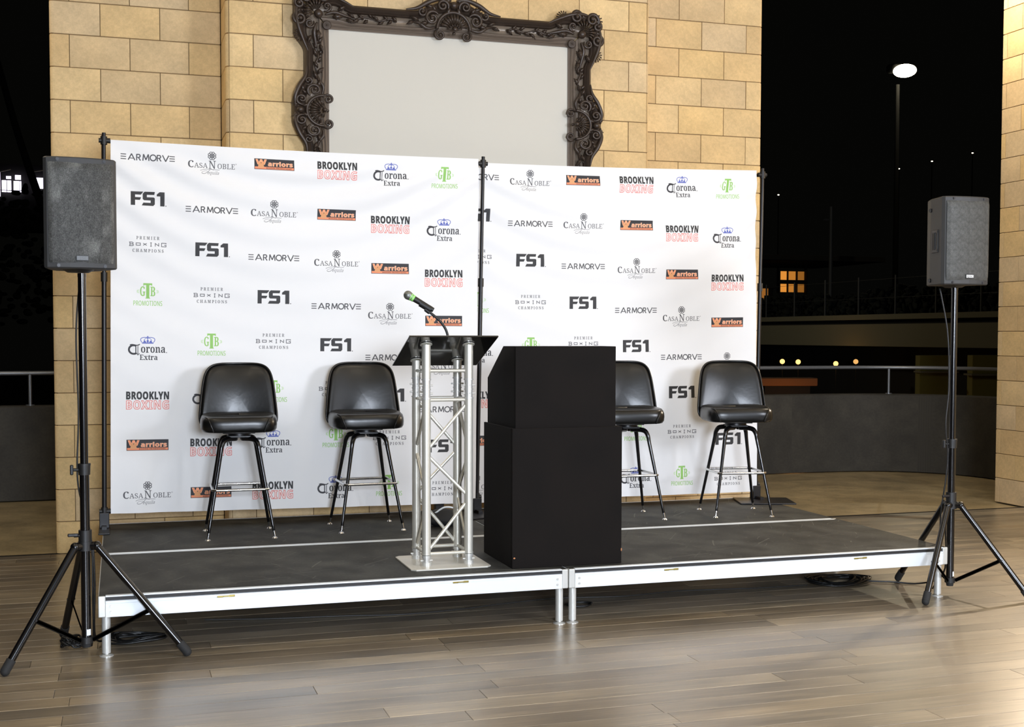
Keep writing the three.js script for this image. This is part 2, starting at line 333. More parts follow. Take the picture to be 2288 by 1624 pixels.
// ------------------------------------------------------------------ lamps of the hall
{
  const d = DOWNLIGHTS; let i = 0;
  const where = ['above the left end of the stage', 'above the middle of the stage', 'above the right end of the stage', 'over the floor left of the camera', 'over the floor in front of the lecterns', 'over the floor in front of the right loudspeaker', 'near the left end of the stone wall', 'near the right stone wall'];
  for (const [x, z, more = 1] of d.at) {
    const t = thing('ceiling_light', 'square warm ceiling light ' + where[i++], 'ceiling light', [x, CEIL - 0.05, z], 0, 'ceiling lights');
    part('housing', [box(d.size + 0.06, 0.05, 0.03, 0, 0.025, d.size / 2 + 0.015), box(d.size + 0.06, 0.05, 0.03, 0, 0.025, -d.size / 2 - 0.015), box(0.03, 0.05, d.size, d.size / 2 + 0.015, 0.025, 0), box(0.03, 0.05, d.size, -d.size / 2 - 0.015, 0.025, 0)], M.alu, t);
    part('diffuser', box(d.size, 0.01, d.size, 0, 0.03, 0), glow(d.colour, 1.2), t);
    const l = new THREE.RectAreaLight(d.colour, d.intensity * more, d.size, d.size); l.position.set(x, CEIL - 0.04, z); l.lookAt(x, 0, z); l.castShadow = true; scene.add(l); l.name = 'ceiling_light_source';
  }
  const fl = ['cool white flood light on a stand right of the camera', 'cool white flood light on a tall stand behind the camera'];
  FLOODS.forEach(([x, y, z, tx, ty, tz, w, h, k, col], n) => {
    const t = thing('flood_light', fl[n], 'flood light', [x, 0, z], 0, 'flood lights facing the stage');
    const dir = V(tx - x, ty - y, tz - z).normalize(), q = new THREE.Quaternion().setFromUnitVectors(V(0, 0, -1), dir);
    const head = part('lamp_head', [box(w + 0.06, h + 0.06, 0.06, 0, 0, 0.05)], M.blackMetal, t); head.position.y = y; head.lookAt(V(x, y, z).addScaledVector(dir, -5)); 
    const face = part('lamp_face', box(w, h, 0.01, 0, 0, 0.01), glow(col, 1.5), head);
    part('pole', cyl(0.02, 0.018, y - 0.08, 0, 0.02, 0.12), M.blackMetal, t);
    for (let i = 0; i < 3; i++) { const a = i / 3 * 6.283 + 0.4; part('leg', rod(V(0, 0.7, 0.12), V(Math.cos(a) * 0.55, 0.015, 0.12 + Math.sin(a) * 0.55), 0.014), M.blackMetal, t); }
    const l = new THREE.RectAreaLight(col, k, w, h); l.position.set(x, y, z).addScaledVector(dir, 0.02); l.lookAt(tx, ty, tz); l.castShadow = true; l.name = 'flood_light_source'; scene.add(l);
  });
  const w = WALL_SPOT, t = thing('wall_spot_light', 'small warm spot light on the right stone wall', 'spot light', w.pos);
  part('bracket', [box(0.02, 0.14, 0.1, 0.22, 0.03, 0), rod(V(0.21, 0.03, 0), V(0.03, 0.05, 0), 0.012)], M.blackMetal, t);
  const dir = V(w.aim[0] - w.pos[0], w.aim[1] - w.pos[1], w.aim[2] - w.pos[2]).normalize();
  part('lamp_head', rod(V(0, 0, 0).addScaledVector(dir, -0.14), V(0, 0, 0).addScaledVector(dir, -0.005), 0.05, 0.065, 20), M.blackMetal, t);
  part('lens', rod(V(0, 0, 0).addScaledVector(dir, -0.004), V(0, 0, 0), 0.055, 0.055, 20), glow(w.colour, 2), t);
  const l = new THREE.SpotLight(w.colour, w.intensity, 0, 0.82, 0.5, 2); l.position.set(...w.pos).addScaledVector(dir, 0.02); l.target.position.set(...w.aim); l.castShadow = true; l.shadow.radius = 3; l.name = 'wall_spot_source'; scene.add(l, l.target);
}
// ------------------------------------------------------------------ stage: four platforms
const DH = 0.306, DW = 2.44, DD = 1.22;
{
  const fh = 0.105;   // height of the aluminium edge
  // side view of the edge rail: lip, recessed slot with a dark strip, groove, broad band
  function rail(L) {
    const pr = [[0, 0], [0, -0.006], [-0.010, -0.0065], [-0.010, -0.0255], [0, -0.026], [0, -0.036], [-0.002, -0.037], [-0.002, -0.039], [0, -0.040], [0, -fh], [-0.028, -fh], [-0.028, 0]];
    const s = new THREE.Shape(pr.map(([z, y]) => new THREE.Vector2(z, y)));
    return new THREE.ExtrudeGeometry(s, { depth: L, bevelEnabled: false }).rotateY(-Math.PI / 2).scale(1, 1, 1).translate(0, 0, 0);   // runs from x = 0 to -L, outward = +z
  }
  function makeDeck(label) {
    const t = thing('stage_platform', label, 'stage platform', [0, 0, 0], 0, 'stage platforms');
    const e = 0.036;
    part('deck_panel', (() => { const g = box(DW - 0.012, 0.02, DD - 0.016, DW / 2, DH - 0.0105, -DD / 2), p = g.attributes.position, uv = g.attributes.uv; for (let i = 0; i < p.count; i++) uv.setXY(i, p.getX(i) / DW, -p.getZ(i) / DD); return g; })(), M.deck, t);
    const f = rail(DW - 2 * e).translate(DW - e, DH, 0); part('front_rail', toCreasedNormals(f, 0.3), M.alu, t);
    const b = rail(DW - 2 * e).rotateY(Math.PI).translate(e, DH, -DD); part('back_rail', toCreasedNormals(b, 0.3), M.alu, t);
    part('front_slot_strip', box(DW - 2 * e, 0.017, 0.006, DW / 2, DH - 0.016, -0.010), M.deckEdge, t);
    part('back_slot_strip', box(DW - 2 * e, 0.017, 0.006, DW / 2, DH - 0.016, -DD + 0.010), M.deckEdge, t);
    for (const s of [0, 1]) part('side_rail', box(0.028, fh - 0.004, DD - 2 * e, s ? DW - 0.016 : 0.016, DH - fh / 2 - 0.003, -DD / 2), M.alu, t);
    for (const sx of [0, 1]) for (const sz of [0, 1]) {
      const cx = sx ? DW - 0.0185 : 0.0185, cz = sz ? -DD + 0.0185 : -0.0175;
      part('corner_block', rbox(0.035, fh, 0.036, 0.005, cx, DH - fh / 2 - 0.001, cz), M.aluLeg, t);
      const lx = sx ? DW - 0.037 : 0.037, lz = sz ? -DD + 0.045 : -0.045;
      const leg = part('leg', cyl(0.021, 0.021, DH - fh - 0.012, lx, 0.016, lz, 20), M.aluLeg, t);
      part('foot', [cyl(0.034, 0.034, 0.004, lx, 0, lz, 20), cyl(0.030, 0.018, 0.006, lx, 0.004, lz, 20), cyl(0.012, 0.012, 0.02, lx, 0.008, lz, 12)], M.zinc, leg);
    }
    for (const x of [0.062, DW - 0.062]) for (const y of [0.052, 0.082]) part('bolt', new THREE.CylinderGeometry(0.006, 0.007, 0.004, 10).rotateX(Math.PI / 2).translate(x, DH - y, 0.002), M.zinc, t);
    for (const x of [0.61, 1.83]) part('latch', [rbox(0.03, 0.009, 0.004, 0.002, x - 0.027, DH - 0.037, 0.001), rbox(0.034, 0.007, 0.005, 0.002, x + 0.004, DH - 0.036, 0.0015), rbox(0.026, 0.011, 0.004, 0.002, x + 0.032, DH - 0.0355, 0.001), new THREE.CylinderGeometry(0.005, 0.005, 0.006, 10).rotateX(Math.PI / 2).translate(x + 0.018, DH - 0.036, 0.002)], M.brass, t);
    return t;
  }
  const d0 = makeDeck('front left stage platform of black decking with aluminium edge, under the truss lectern');
  d0.position.set(0, 0, 0);
  copyOf(d0, [DW + 0.003, 0, 0], 0, 'front right stage platform of black decking with aluminium edge, beside the right loudspeaker');
  copyOf(d0, [0, 0, -DD - 0.010], 0, 'rear left stage platform of black decking under the two left bar stools');
  copyOf(d0, [DW + 0.003, 0, -DD - 0.010], 0, 'rear right stage platform of black decking under the two right bar stools');
}
// ------------------------------------------------------------------ printed banners
const BW = 2.48, BH = 2.43;
const printTex = (() => {
  const W = 2048, K = W / BW, Hh = Math.round(BH * K);
  const c = document.createElement('canvas'); c.width = W; c.height = Hh; const x = c.getContext('2d');
  x.fillStyle = '#e6e6e6'; x.fillRect(0, 0, W, Hh);
  const colX = [0.232, 0.641, 1.05, 1.476, 1.851, 2.234];
  const rowY = [[0.101, 0.369, 0.666, 0.993, 1.348, 1.686, 1.982, 2.305], [0.119, 0.423, 0.686, 0.988, 1.316, 1.674, 2.001, 2.305], [0.101, 0.421, 0.725, 0.99, 1.289, 1.628, 1.972, 2.301], [0.12, 0.42, 0.743, 1.046, 1.31, 1.612, 1.942, 2.294], [0.135, 0.474, 0.78, 1.099, 1.397, 1.659, 1.956, 2.289], [0.14, 0.506, 0.839, 1.14, 1.449, 1.762, 2.019, 2.321]];
  const black = '#2a2a2c', grey = '#47474b';
  // text fitted into a box: w, h in metres, centre at (0, y)
  function fit(s, font, w, h, y, fill, stroke, cx = 0, sp = 0) {
    x.save(); x.font = font.replace('$', '200px'); x.textAlign = 'left'; x.textBaseline = 'alphabetic';
    const chars = sp ? [...s] : [s], ws = chars.map((q) => x.measureText(q).width), tot = ws.reduce((a, b) => a + b, 0) + sp * 200 * (chars.length - 1);
    const m = x.measureText('H'), ch = m.actualBoundingBoxAscent || 145;
    x.translate(cx * K, y * K); x.scale(w * K / tot, h * K / ch);
    let px = -tot / 2;
    chars.forEach((q, i) => { if (fill) { x.fillStyle = fill; x.fillText(q, px, ch / 2); } if (stroke) { x.strokeStyle = stroke; x.lineWidth = 11; x.strokeText(q, px, ch / 2); } px += ws[i] + sp * 200; });
    x.restore();
  }
  const poly = (pts, fill) => { x.beginPath(); pts.forEach(([a, b], i) => (i ? x.lineTo(a * K, b * K) : x.moveTo(a * K, b * K))); x.closePath(); x.fillStyle = fill; x.fill(); };
  const line = (pts, w, col) => { x.beginPath(); pts.forEach(([a, b], i) => (i ? x.lineTo(a * K, b * K) : x.moveTo(a * K, b * K))); x.strokeStyle = col; x.lineWidth = w * K; x.stroke(); };
  const curve = (x0, y0, x1, y1, x2, y2, x3, y3, w, col) => { x.beginPath(); x.moveTo(x0 * K, y0 * K); x.bezierCurveTo(x1 * K, y1 * K, x2 * K, y2 * K, x3 * K, y3 * K); x.strokeStyle = col; x.lineWidth = w * K; x.stroke(); };
  const arc = (cx, cy, r, a0, a1, w, col, ry = r) => { x.beginPath(); x.ellipse(cx * K, cy * K, r * K, ry * K, 0, a0, a1); x.strokeStyle = col; x.lineWidth = w * K; x.stroke(); };
  const logos = [
    () => {   // three bars, ARMORY, three bars
      const w = 0.0068, h = 0.0205, g = grey;
      for (const s of [-1, 1]) for (let i = -1; i <= 1; i++) line([[s * 0.17, i * 0.0155], [s * 0.136, i * 0.0155]], 0.0055, g);
      x.lineJoin = 'bevel';
      let a = -0.102; line([[a - 0.021, h], [a, -h], [a + 0.021, h]], w, g); line([[a - 0.013, 0.008], [a + 0.013, 0.008]], 0.005, g);
      const R = (q) => { line([[q - 0.012, h], [q - 0.012, -h + 0.003], [q, -h + 0.003]], w, g); arc(q, -0.0085, 0.0095, -Math.PI / 2, Math.PI / 2, w, g); line([[q - 0.012, 0.001], [q, 0.001]], 0.005, g); line([[q - 0.001, 0.001], [q + 0.012, h]], w, g); };
      R(-0.058); a = -0.012; line([[a - 0.019, h], [a - 0.015, -h], [a, h * 0.7], [a + 0.015, -h], [a + 0.019, h]], w, g);
      arc(0.033, 0, 0.0185, 0, 6.3, w, g); R(0.071); line([[0.092, -h], [0.112, h], [0.132, -h]], w, g);
    },
    () => {   // flower knot, small capitals in serif, script line
      const g = '#4c4c50', cy = -0.054;
      for (let i = 0; i < 8; i++) { const a = i / 8 * 6.283 + 0.39; arc(Math.cos(a) * 0.0185, cy + Math.sin(a) * 0.0185, 0.0078, 0, 6.3, 0.0042, g); }
      for (let i = 0; i < 4; i++) { const a = i / 4 * 3.1416 + 0.39; line([[Math.cos(a) * 0.015, cy + Math.sin(a) * 0.015], [-Math.cos(a) * 0.015, cy - Math.sin(a) * 0.015]], 0.0032, g); }
      arc(0, cy, 0.013, 0, 6.3, 0.0035, g);
      fit('C', 'bold $ serif', 0.041, 0.046, 0.005, g, null, -0.137); fit('ASA', '$ serif', 0.088, 0.033, 0.011, g, null, -0.071);
      fit('N', '$ serif', 0.05, 0.052, 0.004, g, null, 0.002); fit('OBLE', '$ serif', 0.116, 0.033, 0.011, g, null, 0.092);
      arc(0.156, -0.006, 0.0028, 0, 6.3, 0.0012, g);
      const s = '#77777b';
      curve(-0.012, 0.026, -0.002, 0.034, 0.004, 0.036, 0.012, 0.038, 0.0022, s);
      curve(-0.075, 0.046, -0.05, 0.028, 0.02, 0.036, 0.05, 0.036, 0.0026, s); curve(-0.012, 0.037, -0.03, 0.055, -0.05, 0.075, -0.066, 0.062, 0.003, s); curve(-0.066, 0.062, -0.07, 0.05, -0.04, 0.045, -0.03, 0.046, 0.0018, s);
      x.save(); x.transform(1, 0, -0.35, 1, 0.03 * K, 0); fit('equila', '$ serif', 0.078, 0.021, 0.057, s); x.restore();
    },
    () => {   // dark plate with orange word
      const o = '#f08a5c'; poly([[-0.133, -0.036], [0.133, -0.036], [0.133, 0.036], [-0.133, 0.036]], '#26262b');
      poly([[-0.130, 0.018], [0.130, 0.018], [0.130, 0.033], [-0.130, 0.033]], '#e98a62');
      fit('BOXING PROMOTIONS', 'bold $ sans-serif', 0.17, 0.008, 0.0255, '#3a2a26', null, 0.03);
      fit('W', 'bold $ sans-serif', 0.07, 0.034, -0.014, o, '#ffb48c', -0.088); fit('arriors', 'bold $ sans-serif', 0.168, 0.03, -0.003, o, '#ffc4a2', 0.04);
      poly([[-0.112, 0.026], [-0.106, 0.004], [-0.094, -0.004], [-0.082, -0.004], [-0.072, 0.006], [-0.066, 0.026]], '#d99a68');
      for (let i = 0; i < 4; i++) poly([[-0.109 + i * 0.0105, 0.006], [-0.107 + i * 0.0105, -0.016], [-0.101 + i * 0.0105, -0.016], [-0.0995 + i * 0.0105, 0.006]], '#d99a68');
    },
    () => { fit('BROOKLYN', 'bold $ sans-serif', 0.278, 0.048, -0.031, black, black, 0, 0.02); fit('BOXING', 'bold $ sans-serif', 0.28, 0.056, 0.031, '#f6ecea', '#db766f', 0, 0.03); },
    () => {   // crown, black-letter word
      const b = '#4d5bb0', g = '#2e2e33', cy = -0.050;
      poly([[-0.036, cy + 0.016], [0.036, cy + 0.016], [0.036, cy + 0.009], [-0.036, cy + 0.009]], b);
      for (const s of [-1, 1]) { curve(s * 0.036, cy + 0.008, s * 0.062, cy - 0.02, s * 0.026, cy - 0.03, 0, cy - 0.022, 0.004, b); curve(s * 0.02, cy + 0.008, s * 0.03, cy - 0.01, s * 0.016, cy - 0.02, 0, cy - 0.02, 0.003, b); poly([[s * 0.03, cy + 0.008], [s * 0.019, cy - 0.006], [s * 0.008, cy + 0.008]], b); }
      line([[0, cy + 0.01], [0, cy - 0.034]], 0.0045, b); line([[-0.006, cy - 0.029], [0.006, cy - 0.029]], 0.003, b); x.beginPath(); x.arc(0, cy * K, 0.007 * K, 0, 7); x.fillStyle = b; x.fill();
      arc(-0.088, 0.006, 0.030, 0.9, 5.3, 0.012, g, 0.028); curve(-0.112, -0.024, -0.09, -0.036, -0.07, -0.01, -0.05, -0.03, 0.006, g); line([[-0.075, -0.016], [-0.075, 0.026]], 0.006, g); line([[-0.062, -0.018], [-0.062, 0.034]], 0.004, g); curve(-0.062, 0.03, -0.07, 0.048, -0.058, 0.04, -0.052, 0.03, 0.004, g);
      fit('orona', 'bold $ serif', 0.158, 0.05, 0.0, g, null, 0.034); fit('Extra', 'bold $ serif', 0.115, 0.034, 0.056, g, null, 0.006);
      x.beginPath(); x.arc(0.119 * K, 0.024 * K, 0.003 * K, 0, 7); x.fillStyle = g; x.fill();
    },
    () => {   // green monogram
      const g = '#8cc063';
      poly([[-0.028, -0.074], [0.028, -0.074], [0.028, -0.056], [0.021, -0.062], [0.010, -0.062], [0.010, 0.018], [0.016, 0.026], [-0.016, 0.026], [-0.010, 0.018], [-0.010, -0.062], [-0.021, -0.062], [-0.028, -0.056]], g);
      fit('G', 'bold $ serif', 0.036, 0.062, -0.021, g, null, -0.033); fit('B', 'bold $ serif', 0.034, 0.062, -0.021, g, null, 0.032);
      for (const s of [-1, 1]) { arc(s * 0.048, -0.02, 0.013, s > 0 ? -1 : 2.1, s > 0 ? 1 : 4.2, 0.003, '#b4d69a'); arc(s * 0.054, -0.02, 0.013, s > 0 ? -0.8 : 2.3, s > 0 ? 0.8 : 4.0, 0.003, '#b4d69a'); }
      fit('PROMOTIONS', '$ sans-serif', 0.186, 0.031, 0.057, g, null);
    },
    () => {   // three spaced lines
      const g = '#58585c'; fit('PREMIER', 'bold $ serif', 0.145, 0.020, -0.041, g, null, 0, 0.34); fit('CHAMPIONS', 'bold $ serif', 0.198, 0.020, 0.041, g, null, 0.002, 0.26);
      const w = 0.0042, h = 0.0115, at = [-0.103, -0.06, -0.018, 0.02, 0.058, 0.101];
      let a = at[0]; line([[a - 0.014, -h], [a + 0.006, -h], [a + 0.012, -h / 2], [a + 0.006, 0], [a + 0.014, h * 0.55], [a + 0.008, h], [a - 0.014, h]], w, g); line([[a - 0.009, -h], [a - 0.009, h]], w, g); line([[a - 0.009, 0], [a + 0.006, 0]], w, g);
      a = at[1]; line([[a - 0.013, -h * 0.6], [a + 0.013, -h * 0.6], [a + 0.013, h * 0.6], [a - 0.013, h * 0.6], [a - 0.013, -h * 0.8]], w, g);
      a = at[2]; line([[a - 0.011, -h * 0.6], [a + 0.011, h * 0.6]], w, g); line([[a - 0.011, h * 0.6], [a + 0.011, -h * 0.6]], w, g);
      a = at[3]; line([[a, -h], [a, h]], w, g); line([[a - 0.005, -h], [a + 0.005, -h]], w, g); line([[a - 0.005, h], [a + 0.005, h]], w, g);
      a = at[4]; line([[a - 0.011, h], [a - 0.011, -h * 0.7], [a + 0.011, h * 0.7], [a + 0.011, -h]], w, g);
      a = at[5]; line([[a + 0.014, -h * 0.5], [a + 0.014, -h], [a - 0.014, -h], [a - 0.014, h], [a + 0.014, h], [a + 0.014, 0.001], [a + 0.002, 0.001]], w, g);
    },
    () => {   // heavy cut letters
      const g = '#2a2a2c';
      poly([[-0.107, -0.045], [-0.028, -0.045], [-0.044, -0.025], [-0.080, -0.025], [-0.080, -0.008], [-0.042, -0.008], [-0.050, 0.010], [-0.080, 0.010], [-0.080, 0.045], [-0.107, 0.045]], g);
      poly([[-0.020, -0.045], [0.044, -0.045], [0.040, -0.026], [-0.006, -0.026], [-0.006, -0.010], [0.038, -0.010], [0.044, -0.004], [0.044, 0.034], [0.034, 0.045], [-0.038, 0.045], [-0.028, 0.026], [0.018, 0.026], [0.018, 0.010], [-0.024, 0.010], [-0.032, 0.002], [-0.032, -0.032]], g);
      poly([[0.074, -0.045], [0.105, -0.045], [0.105, 0.045], [0.078, 0.045], [0.078, -0.018], [0.056, -0.018], [0.056, -0.030]], g);
      x.beginPath(); x.arc(0.114 * K, 0.043 * K, 0.003 * K, 0, 7); x.fillStyle = g; x.fill();
    },
  ];
  for (let r = 0; r < 8; r++) for (let q = 0; q < 6; q++) { x.save(); x.translate(colX[q] * K, rowY[q][r] * K); logos[((q - r) % 8 + 8) % 8](); x.restore(); }
  const t = new THREE.CanvasTexture(c); t.colorSpace = THREE.SRGBColorSpace; t.anisotropy = 8; return t;
})();
M.banner = std(0xffffff, 0.62, 0, { map: printTex, side: THREE.DoubleSide });
M.bannerBack = std(0xf0f0ee, 0.8);
{
  // cloth hung between its corners, with sagging folds at the top and hanging folds at the bottom
  function cloth(c, seed) {   // c: corner points TL, TR, BL, BR
    const r = rng(seed), ph = [r() * 6, r() * 6, r() * 6, r() * 6];
    const f = (u, v, back) => {   // u across, v down
      const a = c[0].clone().lerp(c[1], u), b = c[2].clone().lerp(c[3], u), p = a.lerp(b, v);
      const top = Math.exp(-v * 5), bot = Math.max(0, v - 0.55);
      let z = 0.019 * top * Math.sin(v * 70 + 6 * (u - 0.5) * (u - 0.5) * 9 + ph[0]) * Math.min(1, v * 14);
      z += 0.012 * Math.sin(u * 5.2 + v * 4 + ph[1]) * Math.min(1, v * 6) * (1 - 0.4 * v);
      z += 0.006 * Math.sin((u * 3 - v * 7) * 2.1 + ph[2]) * Math.min(1, v * 5) * Math.min(1, (1 - v) * 5);
      z += 0.007 * bot * bot * 4 * (Math.sin(u * 34 + ph[3]) + 0.6 * Math.sin(u * 57 + ph[0]));
      p.y -= 0.010 * Math.sin(Math.PI * u) * (1 - v) ;
      p.z += z - (back ? 0.003 : 0);
      return p;
    };
    const front = grid(110, 100, (u, v) => f(u, v, false), true), back = grid(110, 100, (u, v) => f(u, v, true), false);
    const uv = front.attributes.uv; for (let i = 0; i < uv.count; i++) uv.setY(i, 1 - uv.getY(i));
    return [front, back];
  }
  const spec = [
    ['printed_banner', 'white step and repeat banner printed with logos, behind the two left bar stools', 1, [V(0.077, 2.84, -2.18), V(2.553, 2.825, -2.18), V(0.05, 0.408, -2.18), V(2.53, 0.385, -2.18)]],
    ['printed_banner', 'white step and repeat banner printed with logos, behind the two right bar stools', 5, [V(2.33, 2.812, -2.275), V(4.80, 2.848, -2.275), V(2.33, 0.37, -2.275), V(4.828, 0.372, -2.275)]],
  ];
  for (const [n, label, seed, c] of spec) {
    const t = thing(n, label, 'banner', [0, 0, 0], 0, 'logo banners');
    const [f, b] = cloth(c, seed); part('printed_face', f, M.banner, t); part('back_face', b, M.bannerBack, t);
  }
  // stands
  function stand(label, poles, zf, base) {
    const t = thing('banner_stand', label, 'banner stand', [0, 0, 0], 0, 'banner stands');
    poles.forEach(([xt, xb, yt], i) => {
      const z = zf, at = (y) => V(xb + (xt - xb) * (y - DH) / (yt - DH), y, z);
      const pole = part('pole', [rod(at(DH + 0.03), at(1.95), 0.0155, 0.0155, 14), rod(at(1.94), at(yt), 0.0125, 0.0125, 14)], M.blackMetal, t);
      part('collar', rod(at(1.925), at(1.985), 0.0205, 0.0205, 16), M.blackPlastic, pole);
      for (const [y, s] of [[yt - 0.05, 1], [0.425, 1]]) { const p = at(y), dir = i ? -1 : 1; part('clamp', [rod(at(y - 0.026), at(y + 0.026), 0.021, 0.021, 16), rod(V(p.x - dir * 0.032, y, z), V(p.x + dir * 0.04, y, z), 0.015, 0.017, 14)], M.blackPlastic, pole); }
      const [bw, bd, dz, ry] = base[i];
      part('base_plate', rbox(bw, 0.012, bd, 0.004, 0, 0, 0).rotateY(ry).translate(xb, DH + 0.0065, z + dz), M.blackMetal, t);
      part('pole_socket', [rbox(0.062, 0.1, 0.062, 0.004, xb, DH + 0.062, z), box(0.03, 0.02, 0.12, xb, DH + 0.022, z + 0.05)], M.blackMetal, t);
    });
    for (const [y0, y1] of [[poles[0][2] - 0.05, poles[1][2] - 0.05], [0.425, 0.425]]) {
      const f = (q, y) => q[1] + (q[0] - q[1]) * (y - DH) / (q[2] - DH);
      part('crossbar', rod(V(f(poles[0], y0), y0, zf - 0.03), V(f(poles[1], y1), y1, zf - 0.03), 0.011, 0.011, 12), M.blackMetal, t);
    }
  }
  stand('black telescopic banner stand framing the left banner', [[0.036, 0.01, 2.885], [2.592, 2.543, 2.845]], -2.196, [[0.07, 0.3, 0.1, 0], [0.4, 0.3, 0.12, 0.25]]);
  stand('black telescopic banner stand framing the right banner', [[2.29, 2.29, 2.80], [4.862, 4.826, 2.868]], -2.293, [[0.12, 0.2, 0.0, 0], [0.42, 0.34, 0.14, -0.3]]);
}
// ------------------------------------------------------------------ bar stools
{
  const roundedRect = (hx, hy, r, n) => { const P = []; for (let i = 0; i <= n; i++) { const a = i / n * Math.PI * 2, c = Math.cos(a), s = Math.sin(a), e = 2 / r; P.push([Math.sign(c) * Math.abs(c) ** e * hx, Math.sign(s) * Math.abs(s) ** e * hy]); } return P; };
  function seatGeo() {
    // profile from the under side round the edge to the top: [scale, height]
    const pr = [[0.001, 0], [0.86, 0], [0.95, 0.006], [0.99, 0.022], [1, 0.048], [0.992, 0.075], [0.965, 0.094], [0.91, 0.106], [0.8, 0.112], [0.5, 0.113], [0.001, 0.112]];
    const n = 64, o = roundedRect(0.24, 0.215, 5.2, n);
    return grid(n, pr.length - 1, (u, v) => { const [s, h] = pr[Math.round(v * (pr.length - 1))], k = Math.round(u * n), [x, z] = o[k]; const fr = Math.max(0, z / 0.215); return V(x * s * (1 - 0.03 * fr), h - 0.008 * fr * fr * (h > 0.06 ? 1 : 0), z * s + 0.01); }, false);
  }
  // backrest: pillow over a rounded trapezoid, bent round the sitter
  const bend = (x, y, d) => { const k = y / 0.42; return V(x, y, -0.2 - 0.065 * k + 1.15 * x * x * (1 - 0.15 * k) + d); };
  function outline(a) {   // angle -> x, y of the rim
    if (a > 6.283) a = 0;
    const c = Math.cos(a), s = Math.sin(a), e = 2 / (s > 0 ? 5.2 : 7), y = 0.21 + Math.sign(s) * Math.abs(s) ** e * 0.21;
    const w = 0.25 - 0.046 * Math.pow(Math.max(0, y / 0.42), 1.5); return [Math.sign(c) * Math.abs(c) ** e * w, y];
  }
  function backGeo() {
    const n = 72, m = 10, fr = grid(n, m, (u, v) => { const [x, y] = outline(u * 6.28318), cx = 0, cy = 0.21, k = 1 - v * 0.999; return bend(cx + (x - cx) * k, cy + (y - cy) * k, 0.020 * Math.sqrt(Math.max(0, 1 - k ** 6)) + 0.022 * (1 - k ** 4) * (1 - (x * k / 0.25) ** 2) * (1 - ((y - 0.21) * k / 0.22) ** 2)); }, true);
    const bk = grid(n, m, (u, v) => { const [x, y] = outline(u * 6.28318), k = 1 - v * 0.999; return bend(x * k, 0.21 + (y - 0.21) * k, -0.024 * Math.sqrt(Math.max(0, 1 - k ** 6))); }, false);
    return weld(flat([fr, bk]));
  }
  const rimTube = () => { const p = []; for (let i = 0; i < 80; i++) { const [x, y] = outline(i / 80 * 6.28318); p.push(bend(x, y, 0)); } p.push(p[0].clone()); return tube(p, 0.007, 160, 8); };
  function makeStool(label) {
    const t = thing('bar_stool', label, 'bar stool', [0, DH, 0], 0, 'black bar stools on the stage');
    const sw = new THREE.Group();
    const seat = part('seat', weld(seatGeo()), M.vinyl, t); seat.position.y = 0.664;
    // stitched seams: curved lines that set off the front panel
    for (const s of [-1, 1]) {
      const pr = [[0.24, 0.664 + 0.001], [0.228, 0.675], [0.2275, 0.71], [0.223, 0.745], [0.19, 0.772], [0.10, 0.778]];
      const pts = [V(s * 0.152, 0.668, 0.2225), V(s * 0.158, 0.685, 0.2265), V(s * 0.17, 0.715, 0.2265), V(s * 0.182, 0.742, 0.2185), V(s * 0.192, 0.758, 0.201), V(s * 0.205, 0.764, 0.165), V(s * 0.21, 0.768, 0.05)];
      part('seam', tube(pts.map((p) => p.add(V(0, -0.664, 0))), 0.0035, 28, 6), M.piping, seat);
    }
    const back = part('backrest', backGeo(), M.vinyl, t); back.position.y = 0.667;
    part('piping', rimTube(), M.piping, back);
    part('back_bracket', [box(0.05, 0.012, 0.12, 0.12, 0.668, -0.16), box(0.05, 0.012, 0.12, -0.12, 0.668, -0.16), rbox(0.05, 0.13, 0.012, 0.003, 0.12, 0.72, -0.212), rbox(0.05, 0.13, 0.012, 0.003, -0.12, 0.72, -0.212)], M.blackMetal, t);
    part('swivel_plate', [rbox(0.2, 0.012, 0.2, 0.004, 0, 0.658, 0), cyl(0.075, 0.075, 0.016, 0, 0.636, 0, 28), rbox(0.15, 0.012, 0.15, 0.003, 0, 0.631, 0)], M.blackMetal, t);
    const legs = new THREE.Group();
    for (const [sx, sz] of [[1, 1], [-1, 1], [1, -1], [-1, -1]]) {
      const P = [V(sx * 0.02, 0.617, sz * 0.02), V(sx * 0.072, 0.617, sz * 0.072), V(sx * 0.098, 0.607, sz * 0.098), V(sx * 0.112, 0.578, sz * 0.112), V(sx * 0.119, 0.535, sz * 0.119), V(sx * 0.154, 0.32, sz * 0.154), V(sx * 0.199, 0.045, sz * 0.199)];
      const leg = part('leg', tube(P, (q) => 0.0172 - 0.0080 * Math.max(0, (q - 0.3) / 0.7), 40, 14), M.blackTube, t);
      const d = V(sx * 0.049, -0.275, sz * 0.049).normalize(), e = V(sx * 0.199, 0.045, sz * 0.199);
      const f = e.clone().addScaledVector(d, 0.036);
      part('glide', [rod(e.clone().addScaledVector(d, -0.012), f, 0.0085, 0.005, 12), cyl(0.018, 0.012, 0.008, f.x, 0.0, f.z, 18)], M.chrome, leg);
    }
    const ring = [], q = 0.171, ch = 0.022;
    for (const [a, b] of [[q, q - ch], [q - ch, q], [-q + ch, q], [-q, q - ch], [-q, -q + ch], [-q + ch, -q], [q - ch, -q], [q, -q + ch]]) ring.push(V(a, 0.305, b));
    const bars = ring.map((a, i) => rod(a, ring[(i + 1) % 8], 0.0085, 0.0085, 12)), joints = ring.map((a) => ball(0.0088, a.x, a.y, a.z, 12));
    part('footrest', [bars, joints], M.chrome, t);
    return t;
  }
